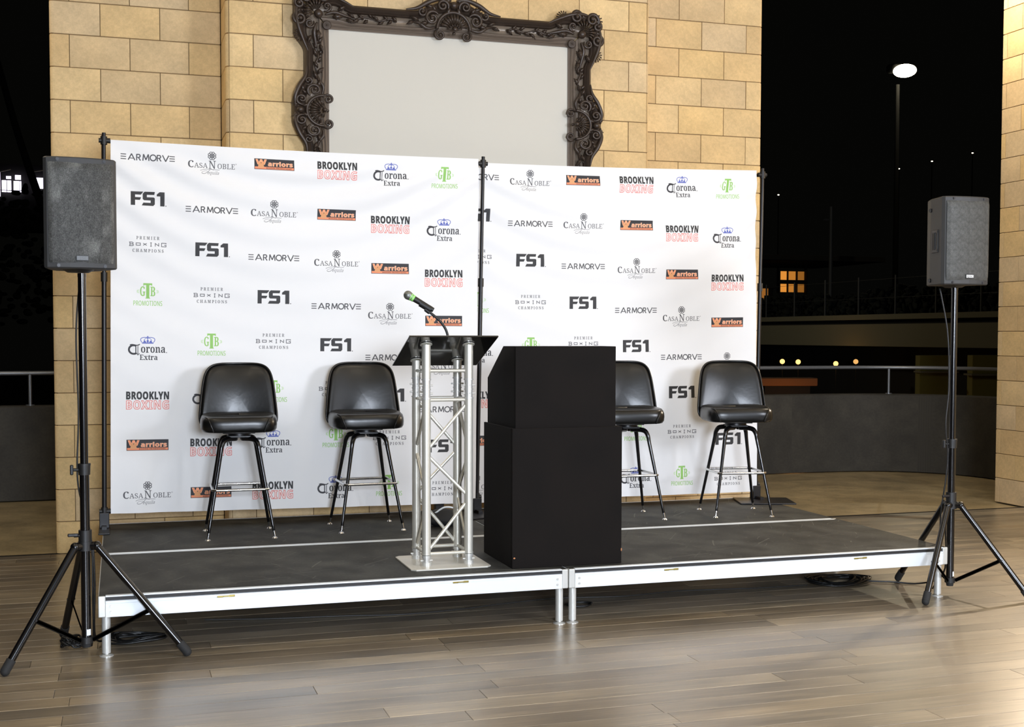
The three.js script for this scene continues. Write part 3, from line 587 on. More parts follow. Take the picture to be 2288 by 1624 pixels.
  // [x, z, leg turn, seat turn, label]
  const spots = [
    [0.837, -1.735, -0.03, -0.08, 'black vinyl swivel bar stool farthest left, nearest the left loudspeaker'],
    [1.668, -1.80, 0.02, -0.06, 'black vinyl swivel bar stool just left of the truss lectern'],
    [3.515, -1.745, -0.04, -0.17, 'black vinyl swivel bar stool half hidden behind the black wooden podium'],
    [4.33, -1.68, -0.17, -0.27, 'black vinyl swivel bar stool farthest right, beside the end of the right banner'],
  ];
  const s0 = makeStool(spots[0][4]);
  spots.forEach(([x, z, lt, st, label], i) => {
    const s = i ? copyOf(s0, [x, DH, z], lt, label) : s0; s.position.set(x, DH, z); s.rotation.y = lt;
    for (const c of s.children) if (['seat', 'backrest', 'back_bracket', 'swivel_plate'].includes(c.name)) c.rotation.y = st - lt;
  });
}
// ------------------------------------------------------------------ truss lectern
{
  const t = thing('truss_lectern', 'silver aluminium truss lectern with tilted black top on a square base plate', 'lectern', [1.832, DH, -0.40]);
  const h = 0.12, R = 0.0245, r = 0.0095, m = M.trussAlu;
  part('base_plate', prism([[-0.225, -0.2], [-0.2, -0.225], [0.2, -0.225], [0.225, -0.2], [0.225, 0.2], [0.2, 0.225], [-0.2, 0.225], [-0.225, 0.2]].reverse(), 0, 0.008, 0.001), M.plateAlu, t);
  const corners = [[-h, h], [h, h], [h, -h], [-h, -h]];
  const topY = (z) => 1.225 - (h - z) * 0.377;   // where the chords meet the tilted top
  for (const [x, z] of corners) {
    part('chord', [cyl(R, R, 0.855, x, 0.068, z, 24), cyl(R + 0.0018, R + 0.0018, 0.004, x, 0.07, z, 24)], m, t);
    const c = part('foot_coupler', [cyl(R + 0.003, R + 0.003, 0.02, x, 0.008, z, 24), cyl(R - 0.005, R - 0.005, 0.028, x, 0.024, z, 24), cyl(R + 0.001, R + 0.001, 0.016, x, 0.05, z, 24), rod(V(x + 0.034, 0.037, z), V(x - 0.034, 0.037, z), 0.005)], M.zinc, t);
    const k = part('chord_coupler', [cyl(R - 0.002, R - 0.002, 0.13, x, 0.92, z, 24), cyl(R + 0.0025, R + 0.0025, 0.008, x, 0.925, z, 24), cyl(R + 0.0025, R + 0.0025, 0.008, x, 1.028, z, 24), cyl(R + 0.001, R + 0.001, 0.005, x, 0.975, z, 24)], M.zinc, t);
    for (const y of [0.955, 1.0]) part('pin', [rod(V(x - 0.04 * Math.sign(x) * 0 - 0.036, y, z), V(x + 0.036, y, z), 0.005), rod(V(x, y, z - 0.034), V(x, y, z + 0.034), 0.004)], M.zinc, k);
    part('upper_chord', cyl(R, R, topY(z) - 1.04, x, 1.038, z, 24), m, t);
  }
  const face = [[0, 1], [1, 2], [2, 3], [3, 0]];
  const P = (k, y) => V(corners[k][0], y, corners[k][1]);
  const inset = (a, b) => { const d = b.clone().sub(a).setY(0).normalize().multiplyScalar(R - 0.006); return [a.clone().add(d), b.clone().sub(d)]; };
  face.forEach(([a, b], i) => {
        for (const y of [0.073, 0.92]) { const q = inset(P(a, y), P(b, y)); part('brace', rod(q[0], q[1], r, r, 12), m, t); }
    if (i !== 2) { const y = 1.08; const q = inset(P(a, i === 0 ? y : 1.075), P(b, i === 0 ? y : 1.075)); part('brace', rod(q[0], q[1], r, r, 12), m, t); }
    else { const q = inset(P(a, 1.075), P(b, 1.075)); part('brace', rod(q[0], q[1], r, r, 12), m, t); }
    const ys = [0.10, 0.345, 0.40, 0.605, 0.66, 0.89];
    for (let k = 0; k < 3; k++) {
      const flip = k % 2 === 0;
      const q = inset(P(flip ? a : b, ys[2 * k]), P(flip ? b : a, ys[2 * k + 1])); part('brace', rod(q[0], q[1], r, r, 12), m, t);
    }
  });
  const top = part('reading_top', rbox(0.50, 0.010, 0.47, 0.003, 0, 0, 0), M.acrylic, t); top.rotation.x = -0.36; top.position.set(0.014, 1.225 - 0.12 * 0.377 + 0.007, -0.005);
  for (const [x, z] of corners) part('top_flange', cyl(R + 0.009, R + 0.009, 0.004, 0, 0, 0, 24).rotateX(-0.36).translate(x, topY(z) - 0.004, z), M.trussAlu, t);
}
{   // microphone on a gooseneck, standing on the lectern top
  const t = thing('microphone', 'black handheld microphone with green ring on a gooseneck above the truss lectern', 'microphone', [1.86, 1.49, -0.37]);
  part('flange', cyl(0.026, 0.02, 0.012, 0, 0.026, 0, 20), M.blackMetal, t);
  const neck = [V(0, 0.03, 0), V(0.0, 0.07, 0), V(-0.012, 0.12, -0.006), V(-0.04, 0.165, -0.015), V(-0.08, 0.203, -0.028), V(-0.105, 0.222, -0.036)];
  part('gooseneck', tube(neck, 0.0075, 40, 10), M.blackPlastic, t);
  part('clip', [rod(V(-0.098, 0.215, -0.034), V(-0.122, 0.234, -0.041), 0.011, 0.011), rod(V(-0.09, 0.232, -0.036), V(-0.148, 0.268, -0.052), 0.019, 0.019, 16), ball(0.012, -0.115, 0.232, -0.04)], M.blackPlastic, t);
  const a = V(-0.09, 0.237, -0.035), d = V(-0.82, 0.5, -0.22).normalize(), at = (k) => a.clone().addScaledVector(d, k);
  part('handle', [rod(at(-0.012), at(0.11), 0.0135, 0.017, 18), rod(at(-0.016), at(-0.012), 0.012, 0.0135, 18)], M.blackPlastic, t);
  part('green_ring', [rod(at(0.108), at(0.120), 0.0185, 0.020, 18), rod(at(0.124), at(0.130), 0.0212, 0.022, 18)], M.micGreen, t);
  const e = at(0.148); part('grille', [ball(0.0252, e.x, e.y, e.z, 20), rod(at(0.118), at(0.14), 0.018, 0.0245, 18)], M.micGrille, t);
}
// ------------------------------------------------------------------ black wooden podium of two boxes
{
  const t = thing('wooden_podium', 'matte black wooden podium of two stacked boxes with sloping reading top', 'podium', [2.468, DH, -0.09], 0.0);
  const w = 0.643, d = 0.562, hb = 0.768, th = 0.016;
  const body = part('lower_box', [rbox(w, hb, th, 0.003, 0, hb / 2, -th / 2), rbox(th, hb, d - 0.03, 0.003, -w / 2 + th / 2, hb / 2 + 0.0, -d / 2 - 0.008), rbox(th, hb, d - 0.03, 0.003, w / 2 - th / 2, hb / 2, -d / 2 - 0.008), box(w - 0.04, th, d - 0.05, 0, hb - 0.03, -d / 2), box(w - 0.04, th, d - 0.05, 0, 0.06, -d / 2)], M.podium, t);
  const u = 0.59, y0 = hb - 0.022, y1 = 1.214;
  const sidePts = [[-0.04, y0], [-0.04, y1], [-0.255, y1], [-0.568, y1 - 0.188], [-0.568, y0]];
  const side = (x) => { const s = new THREE.Shape(sidePts.map(([z, y]) => new THREE.Vector2(z, y))); return new THREE.ExtrudeGeometry(s, { depth: th, bevelEnabled: false }).rotateY(-Math.PI / 2).translate(x, 0, 0); };
  part('upper_box', [side(-u / 2 + th), side(u / 2), rbox(u, y1 - y0, th, 0.003, 0, (y0 + y1) / 2, -0.04), box(u - 0.02, th, 0.21, 0, y1 - th / 2 - 0.001, -0.15), (() => { const L = Math.hypot(0.313, 0.188), g = box(u - 0.02, th, L, 0, -th / 2, 0); return g.rotateX(-Math.atan2(0.188, 0.313)).translate(0, y1 - 0.094, -0.4115); })()], M.podium, t);
  // chips in the paint that show bare wood
  part('paint_chip', [new THREE.SphereGeometry(0.006, 8, 6).scale(1, 0.8, 0.25).translate(-w / 2 + 0.012, 0.058, 0.0), new THREE.SphereGeometry(0.008, 8, 6).scale(0.5, 1.2, 0.4).translate(w / 2 - 0.001, 0.075, -0.001)], M.rawWood, t);
}
// ------------------------------------------------------------------ loudspeakers on tripods
const badgeTex = (() => { const c = document.createElement('canvas'); c.width = 256; c.height = 128; const x = c.getContext('2d'); x.fillStyle = '#2c2d2d'; x.fillRect(0, 0, 256, 128); x.fillStyle = '#c9cbc9'; x.fillRect(14, 16, 228, 96); x.fillStyle = '#3a3b3b'; x.font = 'bold 88px sans-serif'; x.textAlign = 'center'; x.textBaseline = 'middle'; x.setTransform(1.25, 0, 0, 1, -32, 0); x.fillText('QSC', 128, 66); const t = new THREE.CanvasTexture(c); t.colorSpace = THREE.SRGBColorSpace; return t; })();
const badgeDark = (() => { const c = document.createElement('canvas'); c.width = 256; c.height = 128; const x = c.getContext('2d'); x.fillStyle = '#101111'; x.fillRect(0, 0, 256, 128); x.fillStyle = '#4b4d4d'; x.fillRect(14, 16, 228, 96); x.fillStyle = '#3a3b3b'; x.font = 'bold 80px sans-serif'; x.textAlign = 'center'; x.textBaseline = 'middle'; x.setTransform(1.25, 0, 0, 1, -32, 0); x.fillText('QSC', 128, 66); const t = new THREE.CanvasTexture(c); t.colorSpace = THREE.SRGBColorSpace; return t; })();
{
  function speaker(label, pos, turn, badge) {
    const t = thing('loudspeaker', label, 'loudspeaker', pos, turn, 'loudspeakers on tripods');
    const H = 0.522, fw = 0.165, d = 0.29;
    // footprint: gently bowed front, sides tapering to the back
    const fp = [[-fw, 0.0], [-fw + 0.012, 0.018], [-0.11, 0.034], [-0.055, 0.042], [0, 0.045], [0.055, 0.042], [0.11, 0.034], [fw - 0.012, 0.018], [fw, 0], [0.125, -0.16], [0.085, -d + 0.045], [-0.085, -d + 0.045], [-0.125, -0.16]];
    part('cabinet', flat(prism(fp, 0, H, 0.006)), M.cabinet, t);
    const gh = H - 0.052;
    const gx = (u) => -0.148 + 0.296 * u, gz = (x) => 0.046 - 0.55 * x * x * (Math.abs(x) > 0.1 ? 1.25 : 1.05) + 0.0035;
    const gr = grid(28, 24, (u, v) => { const x = gx(u), e = Math.min(u, 1 - u, 1), k = v < 0.1 ? (0.1 - v) * 0.25 : 0; return V(x * (1 - k), 0.026 + gh * v, gz(x * (1 - k)) - (e < 0.02 ? 0.006 : 0) - (v < 0.001 || v > 0.999 ? 0.006 : 0)); });
    { const uv = gr.attributes.uv; for (let i = 0; i < uv.count; i++) uv.setXY(i, uv.getX(i) * 2.4, uv.getY(i) * 3.8); }
    part('grille', gr, badge === badgeDark ? M.grilleDusty : M.grille, t);
    part('badge', [rbox(0.058, 0.026, 0.005, 0.002, 0, 0.049, 0.051)], M.blackPlastic, t);
    { const g = new THREE.PlaneGeometry(0.054, 0.022).translate(0, 0.049, 0.0541); part('badge_plate', g, std(0xffffff, 0.4, 0, { map: badge }), t); }
    for (const [x, y] of [[-0.105, 0.013], [0.105, 0.013], [-0.105, H - 0.013], [0.105, H - 0.013]]) part('screw', [new THREE.CylinderGeometry(0.008, 0.008, 0.006, 12).rotateX(Math.PI / 2).translate(x, y, 0.035), new THREE.CylinderGeometry(0.004, 0.004, 0.003, 8).rotateX(Math.PI / 2).translate(x, y, 0.0385)], M.blackMetal, t);
    for (const s of [-1, 1]) {
      const a = Math.atan2(0.04, 0.16) * s;     // along the slanting side
      const q = part('handle', [rbox(0.012, 0.125, 0.02, 0.004, 0, 0, 0.035), rbox(0.012, 0.125, 0.02, 0.004, 0, 0, -0.035), rbox(0.012, 0.02, 0.09, 0.004, 0, 0.058, 0), rbox(0.012, 0.02, 0.09, 0.004, 0, -0.058, 0), rod(V(0, -0.05, 0.0), V(0, 0.05, 0.0), 0.011, 0.011)], M.blackPlastic, t);
      q.position.set(s * 0.145, H * 0.5, -0.085); q.rotation.y = a;
      part('handle_recess', box(0.004, 0.10, 0.055, s * 0.1435, H * 0.5, -0.086), M.threshold, t).rotation.y = 0;
      for (const y of [0.03, H - 0.07]) part('rigging_point', new THREE.CylinderGeometry(0.012, 0.012, 0.012, 14).rotateZ(Math.PI / 2).translate(s * 0.128, y, -0.155), M.blackMetal, t);
    }
    part('pole_cup', cyl(0.05, 0.075, 0.014, 0, -0.013, -0.1, 24), M.blackPlastic, t);
    return t;
  }
  speaker('black loudspeaker with scuffed grille on the left tripod', [-0.055, 1.892, -0.03 + 0.1], 0.16, badgeDark).translateZ(0.0);
  speaker('black loudspeaker with pale badge on the right tripod, against the night', [4.935, 1.886, -0.06 + 0.1], -0.0, badgeTex);

  function tripod(label, x, z, feet, turnKnob) {
    const t = thing('speaker_tripod', label, 'speaker stand', [x, 0, z], 0, 'tripod speaker stands');
    part('inner_pole', [cyl(0.0188, 0.0188, 0.956, 0, 0.92, 0, 20), cyl(0.0198, 0.0198, 0.018, 0, 1.858, 0, 20)], M.blackTube, t);
    const o = part('outer_pole', cyl(0.0225, 0.0225, 0.87, 0, 0.07, 0, 20), M.blackTube, t);
    part('end_cap', cyl(0.02, 0.0235, 0.02, 0, 0.055, 0, 16), M.rubber, o);
    part('sticker', new THREE.CylinderGeometry(0.0231, 0.0231, 0.03, 16, 1, true, 0.1, 1.0).translate(0, 0.13, 0), M.sticker, o);
    const c = part('height_collar', [cyl(0.027, 0.029, 0.05, 0, 0.9, 0, 20), cyl(0.03, 0.03, 0.01, 0, 0.945, 0, 20)], M.blackPlastic, t);
    part('knob', [rod(V(-0.02, 0.925, 0.0), V(-0.05, 0.925, 0.0), 0.008), rbox(0.016, 0.05, 0.02, 0.006, -0.058, 0.925, 0)], M.blackPlastic, c);
    const l = part('leg_collar', [cyl(0.031, 0.031, 0.055, 0, 0.575, 0, 20), cyl(0.034, 0.034, 0.045, 0, 0.53, 0, 20)], M.blackPlastic, t);
    part('knob', [rod(V(-0.02, 0.605, 0.01), V(-0.05, 0.605, 0.02), 0.007), rbox(0.05, 0.016, 0.014, 0.005, -0.055, 0.61, 0.022)], M.blackMetal, l);
    const brace = V(0, 0.08, 0);
    for (const [fx, fz] of feet) {
      const a = Math.atan2(fz, fx), top = V(Math.cos(a) * 0.055, 0.553, Math.sin(a) * 0.055), foot = V(fx, 0.025, fz);
      const leg = part('leg', [rod(top, foot, 0.0185, 0.0185, 16), rod(V(Math.cos(a) * 0.02, 0.553, Math.sin(a) * 0.02), top, 0.021, 0.021, 14), ball(0.0225, top.x, top.y, top.z, 14)], M.blackTube, t);
      const dd = foot.clone().sub(top).normalize();
      part('rubber_foot', [rod(foot.clone().addScaledVector(dd, -0.055), foot.clone().addScaledVector(dd, 0.0), 0.0222, 0.0225, 16), ball(0.0225, foot.x, 0.0228, foot.z, 14)], M.rubber, leg);
      const mid = top.clone().lerp(foot, 0.6), st = V(Math.cos(a) * 0.03, 0.09, Math.sin(a) * 0.03);
      const q = rod(V(0, 0, 0), V(0, st.distanceTo(mid), 0), 0.01, 0.01, 4); q.scale(1.1, 1, 0.35);
      const dir = mid.clone().sub(st).normalize(), bx = V(-Math.sin(a), 0, Math.cos(a)), bz = bx.clone().cross(dir);
      const mtx = new THREE.Matrix4().makeBasis(bz, dir, bx).setPosition(st); const qq = q.applyMatrix4(mtx); 
      part('brace', [qq, rod(mid.clone().addScaledVector(bx, -0.02), mid.clone().addScaledVector(bx, 0.02), 0.006, 0.006, 8)], M.blackMetal, leg);
    }
    part('brace_hub', cyl(0.031, 0.031, 0.03, 0, 0.076, 0, 16), M.blackPlastic, t);
    return t;
  }
  tripod('black tripod stand under the left loudspeaker, one leg across the stage front', -0.055, -0.03, [[-0.352, 0.235], [0.47, 0.11], [-0.123, -0.455]]);
  tripod('black tripod stand under the right loudspeaker at the stage corner', 4.945, -0.06, [[-0.328, 0.216], [0.32, 0.32], [-0.055, -0.45]]);
}
// ------------------------------------------------------------------ carved frame with projection screen
{
  const cx = 2.497, cy = 3.186, hw = 0.917, hh = 0.595;
  const t = thing('carved_frame', 'large dark carved baroque frame on the stone wall above the banners', 'picture frame', [cx, cy, ZC + 0.012]);
  const sm = (a, b, x) => { const k = Math.max(0, Math.min(1, (x - a) / (b - a))); return k * k * (3 - 2 * k); };
  // width of the rail at distance s from its middle
  const width = (s, half, sw) => 0.178 + 0.088 * (1 - sm(0.06, sw, Math.abs(s))) + 0.075 * sm(half - 0.17, half - 0.03, Math.abs(s));
  // section: [share of width, height off the wall]
  const prof = [[0, 0.002], [0, 0.030], [0.03, 0.036], [0.07, 0.032], [0.09, 0.042], [0.14, 0.048], [0.18, 0.040], [0.22, 0.052], [0.27, 0.056], [0.31, 0.044], [0.36, 0.036], [0.46, 0.030], [0.56, 0.034], [0.64, 0.050], [0.69, 0.068], [0.73, 0.064], [0.78, 0.082], [0.86, 0.094], [0.93, 0.086], [0.98, 0.06], [1.0, 0.03], [1.0, -0.008]];
  const frameRail = (half, sw, place, i0, i1) => {
    const n = 96, m = i1 - i0;
    return grid(n, m, (u, v) => {
      const k = u * 2 - 1, [q, z] = prof[i0 + Math.round(v * m)];
      const mit = half + q * 0.225, w = width(k * mit, half, sw);        // mitred ends
      return place(k * mit, q * (w), z);
    });
  };
  const places = [[hw, 0.30, (s, o, z) => V(s, hh + o, z)], [hw, 0.30, (s, o, z) => V(-s, -hh - o, z)], [hh, 0.26, (s, o, z) => V(-hw - o, s, z)], [hh, 0.26, (s, o, z) => V(hw + o, -s, z)]];
  for (const [a, b, f] of places) {
    part('inner_moulding', toCreasedNormals(frameRail(a, b, f, 0, 9), 0.7), M.carvedPale, t);
    part('hollow', toCreasedNormals(frameRail(a, b, f, 9, 13), 0.7), M.carvedHollow, t);
    part('outer_moulding', toCreasedNormals(frameRail(a, b, f, 13, 21), 0.7), M.carved, t);
  }
  part('inner_slip', [box(hw * 2 + 0.01, 0.014, 0.03, 0, hh + 0.006, 0.018), box(hw * 2 + 0.01, 0.014, 0.03, 0, -hh - 0.006, 0.018), box(0.014, hh * 2, 0.03, -hw - 0.006, 0, 0.018), box(0.014, hh * 2, 0.03, hw + 0.006, 0, 0.018)], M.carvedPale, t);
  const R2 = rng(41);
  // a carved scroll: spiral in the plane of the wall, thick at the outside, thin in the eye
  function scroll(x, y, r, a0, turns, dir, z, th) {
    const P = []; for (let i = 0; i <= 34; i++) { const k = i / 34, a = a0 + dir * turns * 6.283 * k, q = r * (1 - 0.86 * k); P.push(V(x + Math.cos(a) * q, y + Math.sin(a) * q, z + 0.018 * k)); }
    return [tube(P, (q) => th * (1 - 0.5 * q) * Math.min(1, 0.35 + q * 6), 56, 8), ball(th * 1.15, P[34].x, P[34].y, P[34].z + 0.002, 8)];
  }
  // an S or C of leafwork
  function vine(p, th) { return tube(p.map(([x, y, z]) => V(x, y, z)), (q) => th * (0.25 + 0.95 * Math.sin(Math.PI * Math.min(1, q * 0.9 + 0.08))), 30, 7); }
  function leaf(x, y, z, len, ang, w) {
    const g = grid(8, 6, (u, v) => { const s = (v - 0.5) * 2, ww = w * Math.sin(Math.PI * Math.pow(u, 0.75)) * (1 + 0.22 * Math.sin(u * 22)); return V(u * len, s * ww, 0.010 + 0.018 * Math.sin(Math.PI * u) - 0.014 * s * s + 0.004 * Math.cos(u * 22)); });
    const b = grid(8, 6, (u, v) => { const s = (v - 0.5) * 2, ww = w * Math.sin(Math.PI * Math.pow(u, 0.75)) * (1 + 0.22 * Math.sin(u * 22)); return V(u * len, s * ww, -0.008); }, true);
    return [g, b].map((q) => q.rotateZ(ang).translate(x, y, z));
  }
  function shell(x, y, z, r, a0, a1, n, lift) {   // fan of ribs
    const out = []; for (let i = 0; i < n; i++) { const a = a0 + (a1 - a0) * (i + 0.5) / n, d = V(Math.cos(a), Math.sin(a), 0), P = [V(x, y, z).addScaledVector(d, r * 0.28).setZ(z), V(x, y, z).addScaledVector(d, r * 0.7).setZ(z + lift), V(x, y, z).addScaledVector(d, r).setZ(z + lift * 0.45)]; out.push(tube(P, (q) => r * 0.035 + r * 0.075 * q, 8, 7), ball(r * 0.105, P[2].x, P[2].y, P[2].z, 8)); } return out;
  }
  const rosette = (x, y, z, r) => [new THREE.TorusGeometry(r, r * 0.28, 8, 24).translate(x, y, z), new THREE.TorusGeometry(r * 0.5, r * 0.16, 8, 18).translate(x, y, z + r * 0.2), ball(r * 0.28, x, y, z + r * 0.25, 10), cyl(r, r, 0.02, 0, 0, 0, 20).rotateX(Math.PI / 2).translate(x, y, z - 0.012)];
  // middle piece of a rail, drawn for the top: x along, y outwards from the sight edge
  function crest(k) {
    const o = [];
    o.push(...shell(0, 0.05, 0.085, 0.10, 0.15, Math.PI - 0.15, 11, 0.03), ...shell(0, 0.035, 0.10, 0.055, 0.1, Math.PI - 0.1, 7, 0.02));
    o.push(new THREE.TorusGeometry(0.125, 0.013, 8, 30, Math.PI).translate(0, 0.05, 0.085));
    o.push(ball(0.02, 0, 0.045, 0.12, 10), ball(0.03, 0, 0.225, 0.085, 10), ball(0.013, 0, 0.02, 0.09, 8));
    for (const s of [-1, 1]) {
      const fl = (a) => (s > 0 ? a : Math.PI - a);
      o.push(...scroll(s * 0.10, 0.012, 0.042, fl(1.2), 1.4, -s, 0.062, 0.011), ...scroll(s * 0.165, 0.12, 0.055, fl(2.6), 1.5, -s, 0.092, 0.014), ...scroll(s * 0.085, 0.215, 0.045, fl(3.6), 1.5, -s, 0.092, 0.013), ...scroll(s * 0.24, 0.165, 0.036, fl(2.2), 1.4, s, 0.085, 0.011));
      o.push(vine([[s * 0.02, 0.26, 0.085], [s * 0.10, 0.265, 0.098], [s * 0.19, 0.235, 0.098], [s * 0.28, 0.185, 0.092], [s * 0.36, 0.172, 0.088]], 0.015));
      o.push(vine([[s * 0.13, 0.06, 0.07], [s * 0.20, 0.05, 0.075], [s * 0.26, 0.085, 0.07], [s * 0.33, 0.10, 0.05]], 0.012));
      for (const [a, b, l, g, w] of [[0.05, 0.15, 0.075, 1.9, 0.018], [0.13, 0.17, 0.07, 0.9, 0.016], [0.19, 0.09, 0.07, -0.2, 0.016], [0.26, 0.10, 0.075, 0.35, 0.014], [0.30, 0.09, 0.06, -0.35, 0.012], [0.035, 0.235, 0.06, 1.2, 0.016], [0.15, 0.2, 0.07, 0.2, 0.016]]) o.push(...leaf(s * a, b, 0.072, l * k, fl(g), w));
    }
    return o;
  }
  // spray of leaves lying in the hollow of a rail
  function spray(x, y, dir, n) {
    const o = []; for (let i = 0; i < n; i++) { const q = i / n; o.push(...leaf(x + dir * q * 0.16, y + (R2() - 0.5) * 0.02, 0.042, 0.05 + R2() * 0.025, (dir > 0 ? 0 : Math.PI) + (i % 2 ? 0.75 : -0.75) * (1 - 0.4 * q), 0.011 + R2() * 0.005)); }
    o.push(vine([[x, y, 0.045], [x + dir * 0.06, y + 0.012, 0.05], [x + dir * 0.12, y - 0.008, 0.05], [x + dir * 0.19, y + 0.004, 0.042]], 0.008)); return o;
  }
  // corner piece, drawn for the upper right: origin at the sight corner
  function corner() {
    const o = [...rosette(0.018, 0.018, 0.066, 0.026)];
    o.push(...shell(0.10, 0.10, 0.085, 0.085, -0.75, 2.35, 10, 0.035), ball(0.032, 0.085, 0.085, 0.105, 12));
    o.push(...scroll(0.175, 0.20, 0.055, -0.8, 1.5, 1, 0.09, 0.016), ...scroll(0.215, 0.155, 0.042, 2.4, 1.4, -1, 0.085, 0.014), ...scroll(0.05, 0.215, 0.05, 0.6, 1.5, 1, 0.09, 0.014), ...scroll(0.215, 0.05, 0.05, 1.0, 1.5, -1, 0.09, 0.014), ...scroll(0.145, 0.02, 0.035, 2.6, 1.4, 1, 0.08, 0.011), ...scroll(0.02, 0.145, 0.035, -1.0, 1.4, -1, 0.08, 0.011));
    o.push(...shell(0.2, 0.195, 0.08, 0.055, -0.7, 2.2, 6, 0.02), ...shell(0.205, -0.06, 0.07, 0.05, -1.7, 0.7, 6, 0.02), ...shell(-0.06, 0.205, 0.07, 0.05, 0.9, 3.2, 6, 0.02));
    o.push(vine([[0.225, 0.17, 0.085], [0.24, 0.09, 0.092], [0.228, 0.0, 0.095], [0.195, -0.09, 0.09], [0.15, -0.19, 0.086]], 0.013), vine([[0.17, 0.225, 0.085], [0.09, 0.24, 0.092], [0.0, 0.228, 0.095], [-0.09, 0.195, 0.09], [-0.19, 0.15, 0.086]], 0.013));
    o.push(vine([[0.09, 0.03, 0.08], [0.11, -0.03, 0.075], [0.10, -0.10, 0.06], [0.085, -0.17, 0.048]], 0.013), vine([[0.03, 0.09, 0.08], [-0.03, 0.11, 0.075], [-0.10, 0.10, 0.06], [-0.17, 0.085, 0.048]], 0.013));
    for (const [a, b, l, g, w] of [[0.08, -0.02, 0.08, -1.5, 0.02], [-0.02, 0.08, 0.08, 3.1, 0.02], [0.13, -0.06, 0.07, -1.1, 0.016], [-0.06, 0.13, 0.07, 2.7, 0.016], [0.16, 0.1, 0.07, 0.2, 0.018], [0.1, 0.16, 0.07, 1.4, 0.018], [0.07, -0.12, 0.07, -1.9, 0.014], [-0.12, 0.07, 0.07, 3.5, 0.014], [0.12, 0.2, 0.06, 2.2, 0.015], [0.2, 0.12, 0.06, -0.6, 0.015]]) o.push(...leaf(a, b, 0.07, l, g, w));
    return o;
  }
  const cg = flat(corner()), kg = flat(crest(1));
  const mirrored = (g, sx, sy) => { const q = g.clone().scale(sx, sy, 1); if (sx * sy < 0) { const ix = []; for (let i = 0; i < q.attributes.position.count; i += 3) ix.push(i, i + 2, i + 1); q.setIndex(ix); return q.toNonIndexed(); } return q; };
  for (const sx of [1, -1]) for (const sy of [1, -1]) part('corner_carving', mirrored(cg, sx, sy).translate(sx * hw, sy * hh, 0), M.carved, t);
  part('crest_carving', kg.clone().translate(0, hh, 0), M.carved, t); part('crest_carving', kg.clone().rotateZ(Math.PI).translate(0, -hh, 0), M.carved, t);
  part('side_carving', kg.clone().scale(0.86, 0.95, 1).rotateZ(Math.PI / 2).translate(-hw, 0, 0), M.carved, t); part('side_carving', kg.clone().scale(0.86, 0.95, 1).rotateZ(-Math.PI / 2).translate(hw, 0, 0), M.carved, t);
  for (const [x, d] of [[0.42, 1], [-0.42, -1], [0.60, 1], [-0.60, -1]]) part('leaf_spray', flat(spray(x, hh + 0.088, d, 5)), M.carved, t);
  for (const sx of [1, -1]) for (const [y, d] of [[0.27, 1], [-0.27, -1], [0.40, 1]]) part('leaf_spray', flat(spray(0, 0, 1, 4)).rotateZ(d * Math.PI / 2).translate(sx * (hw + 0.086), y, 0), M.carved, t);
  const sc = thing('projection_screen', 'plain off white screen panel inside the carved frame', 'screen', [cx, cy, ZC + 0.012]);
  part('panel', rbox(hw * 2 - 0.002, hh * 2 - 0.002, 0.022, 0.002, 0, 0, 0.013), M.screenFabric, sc);
}
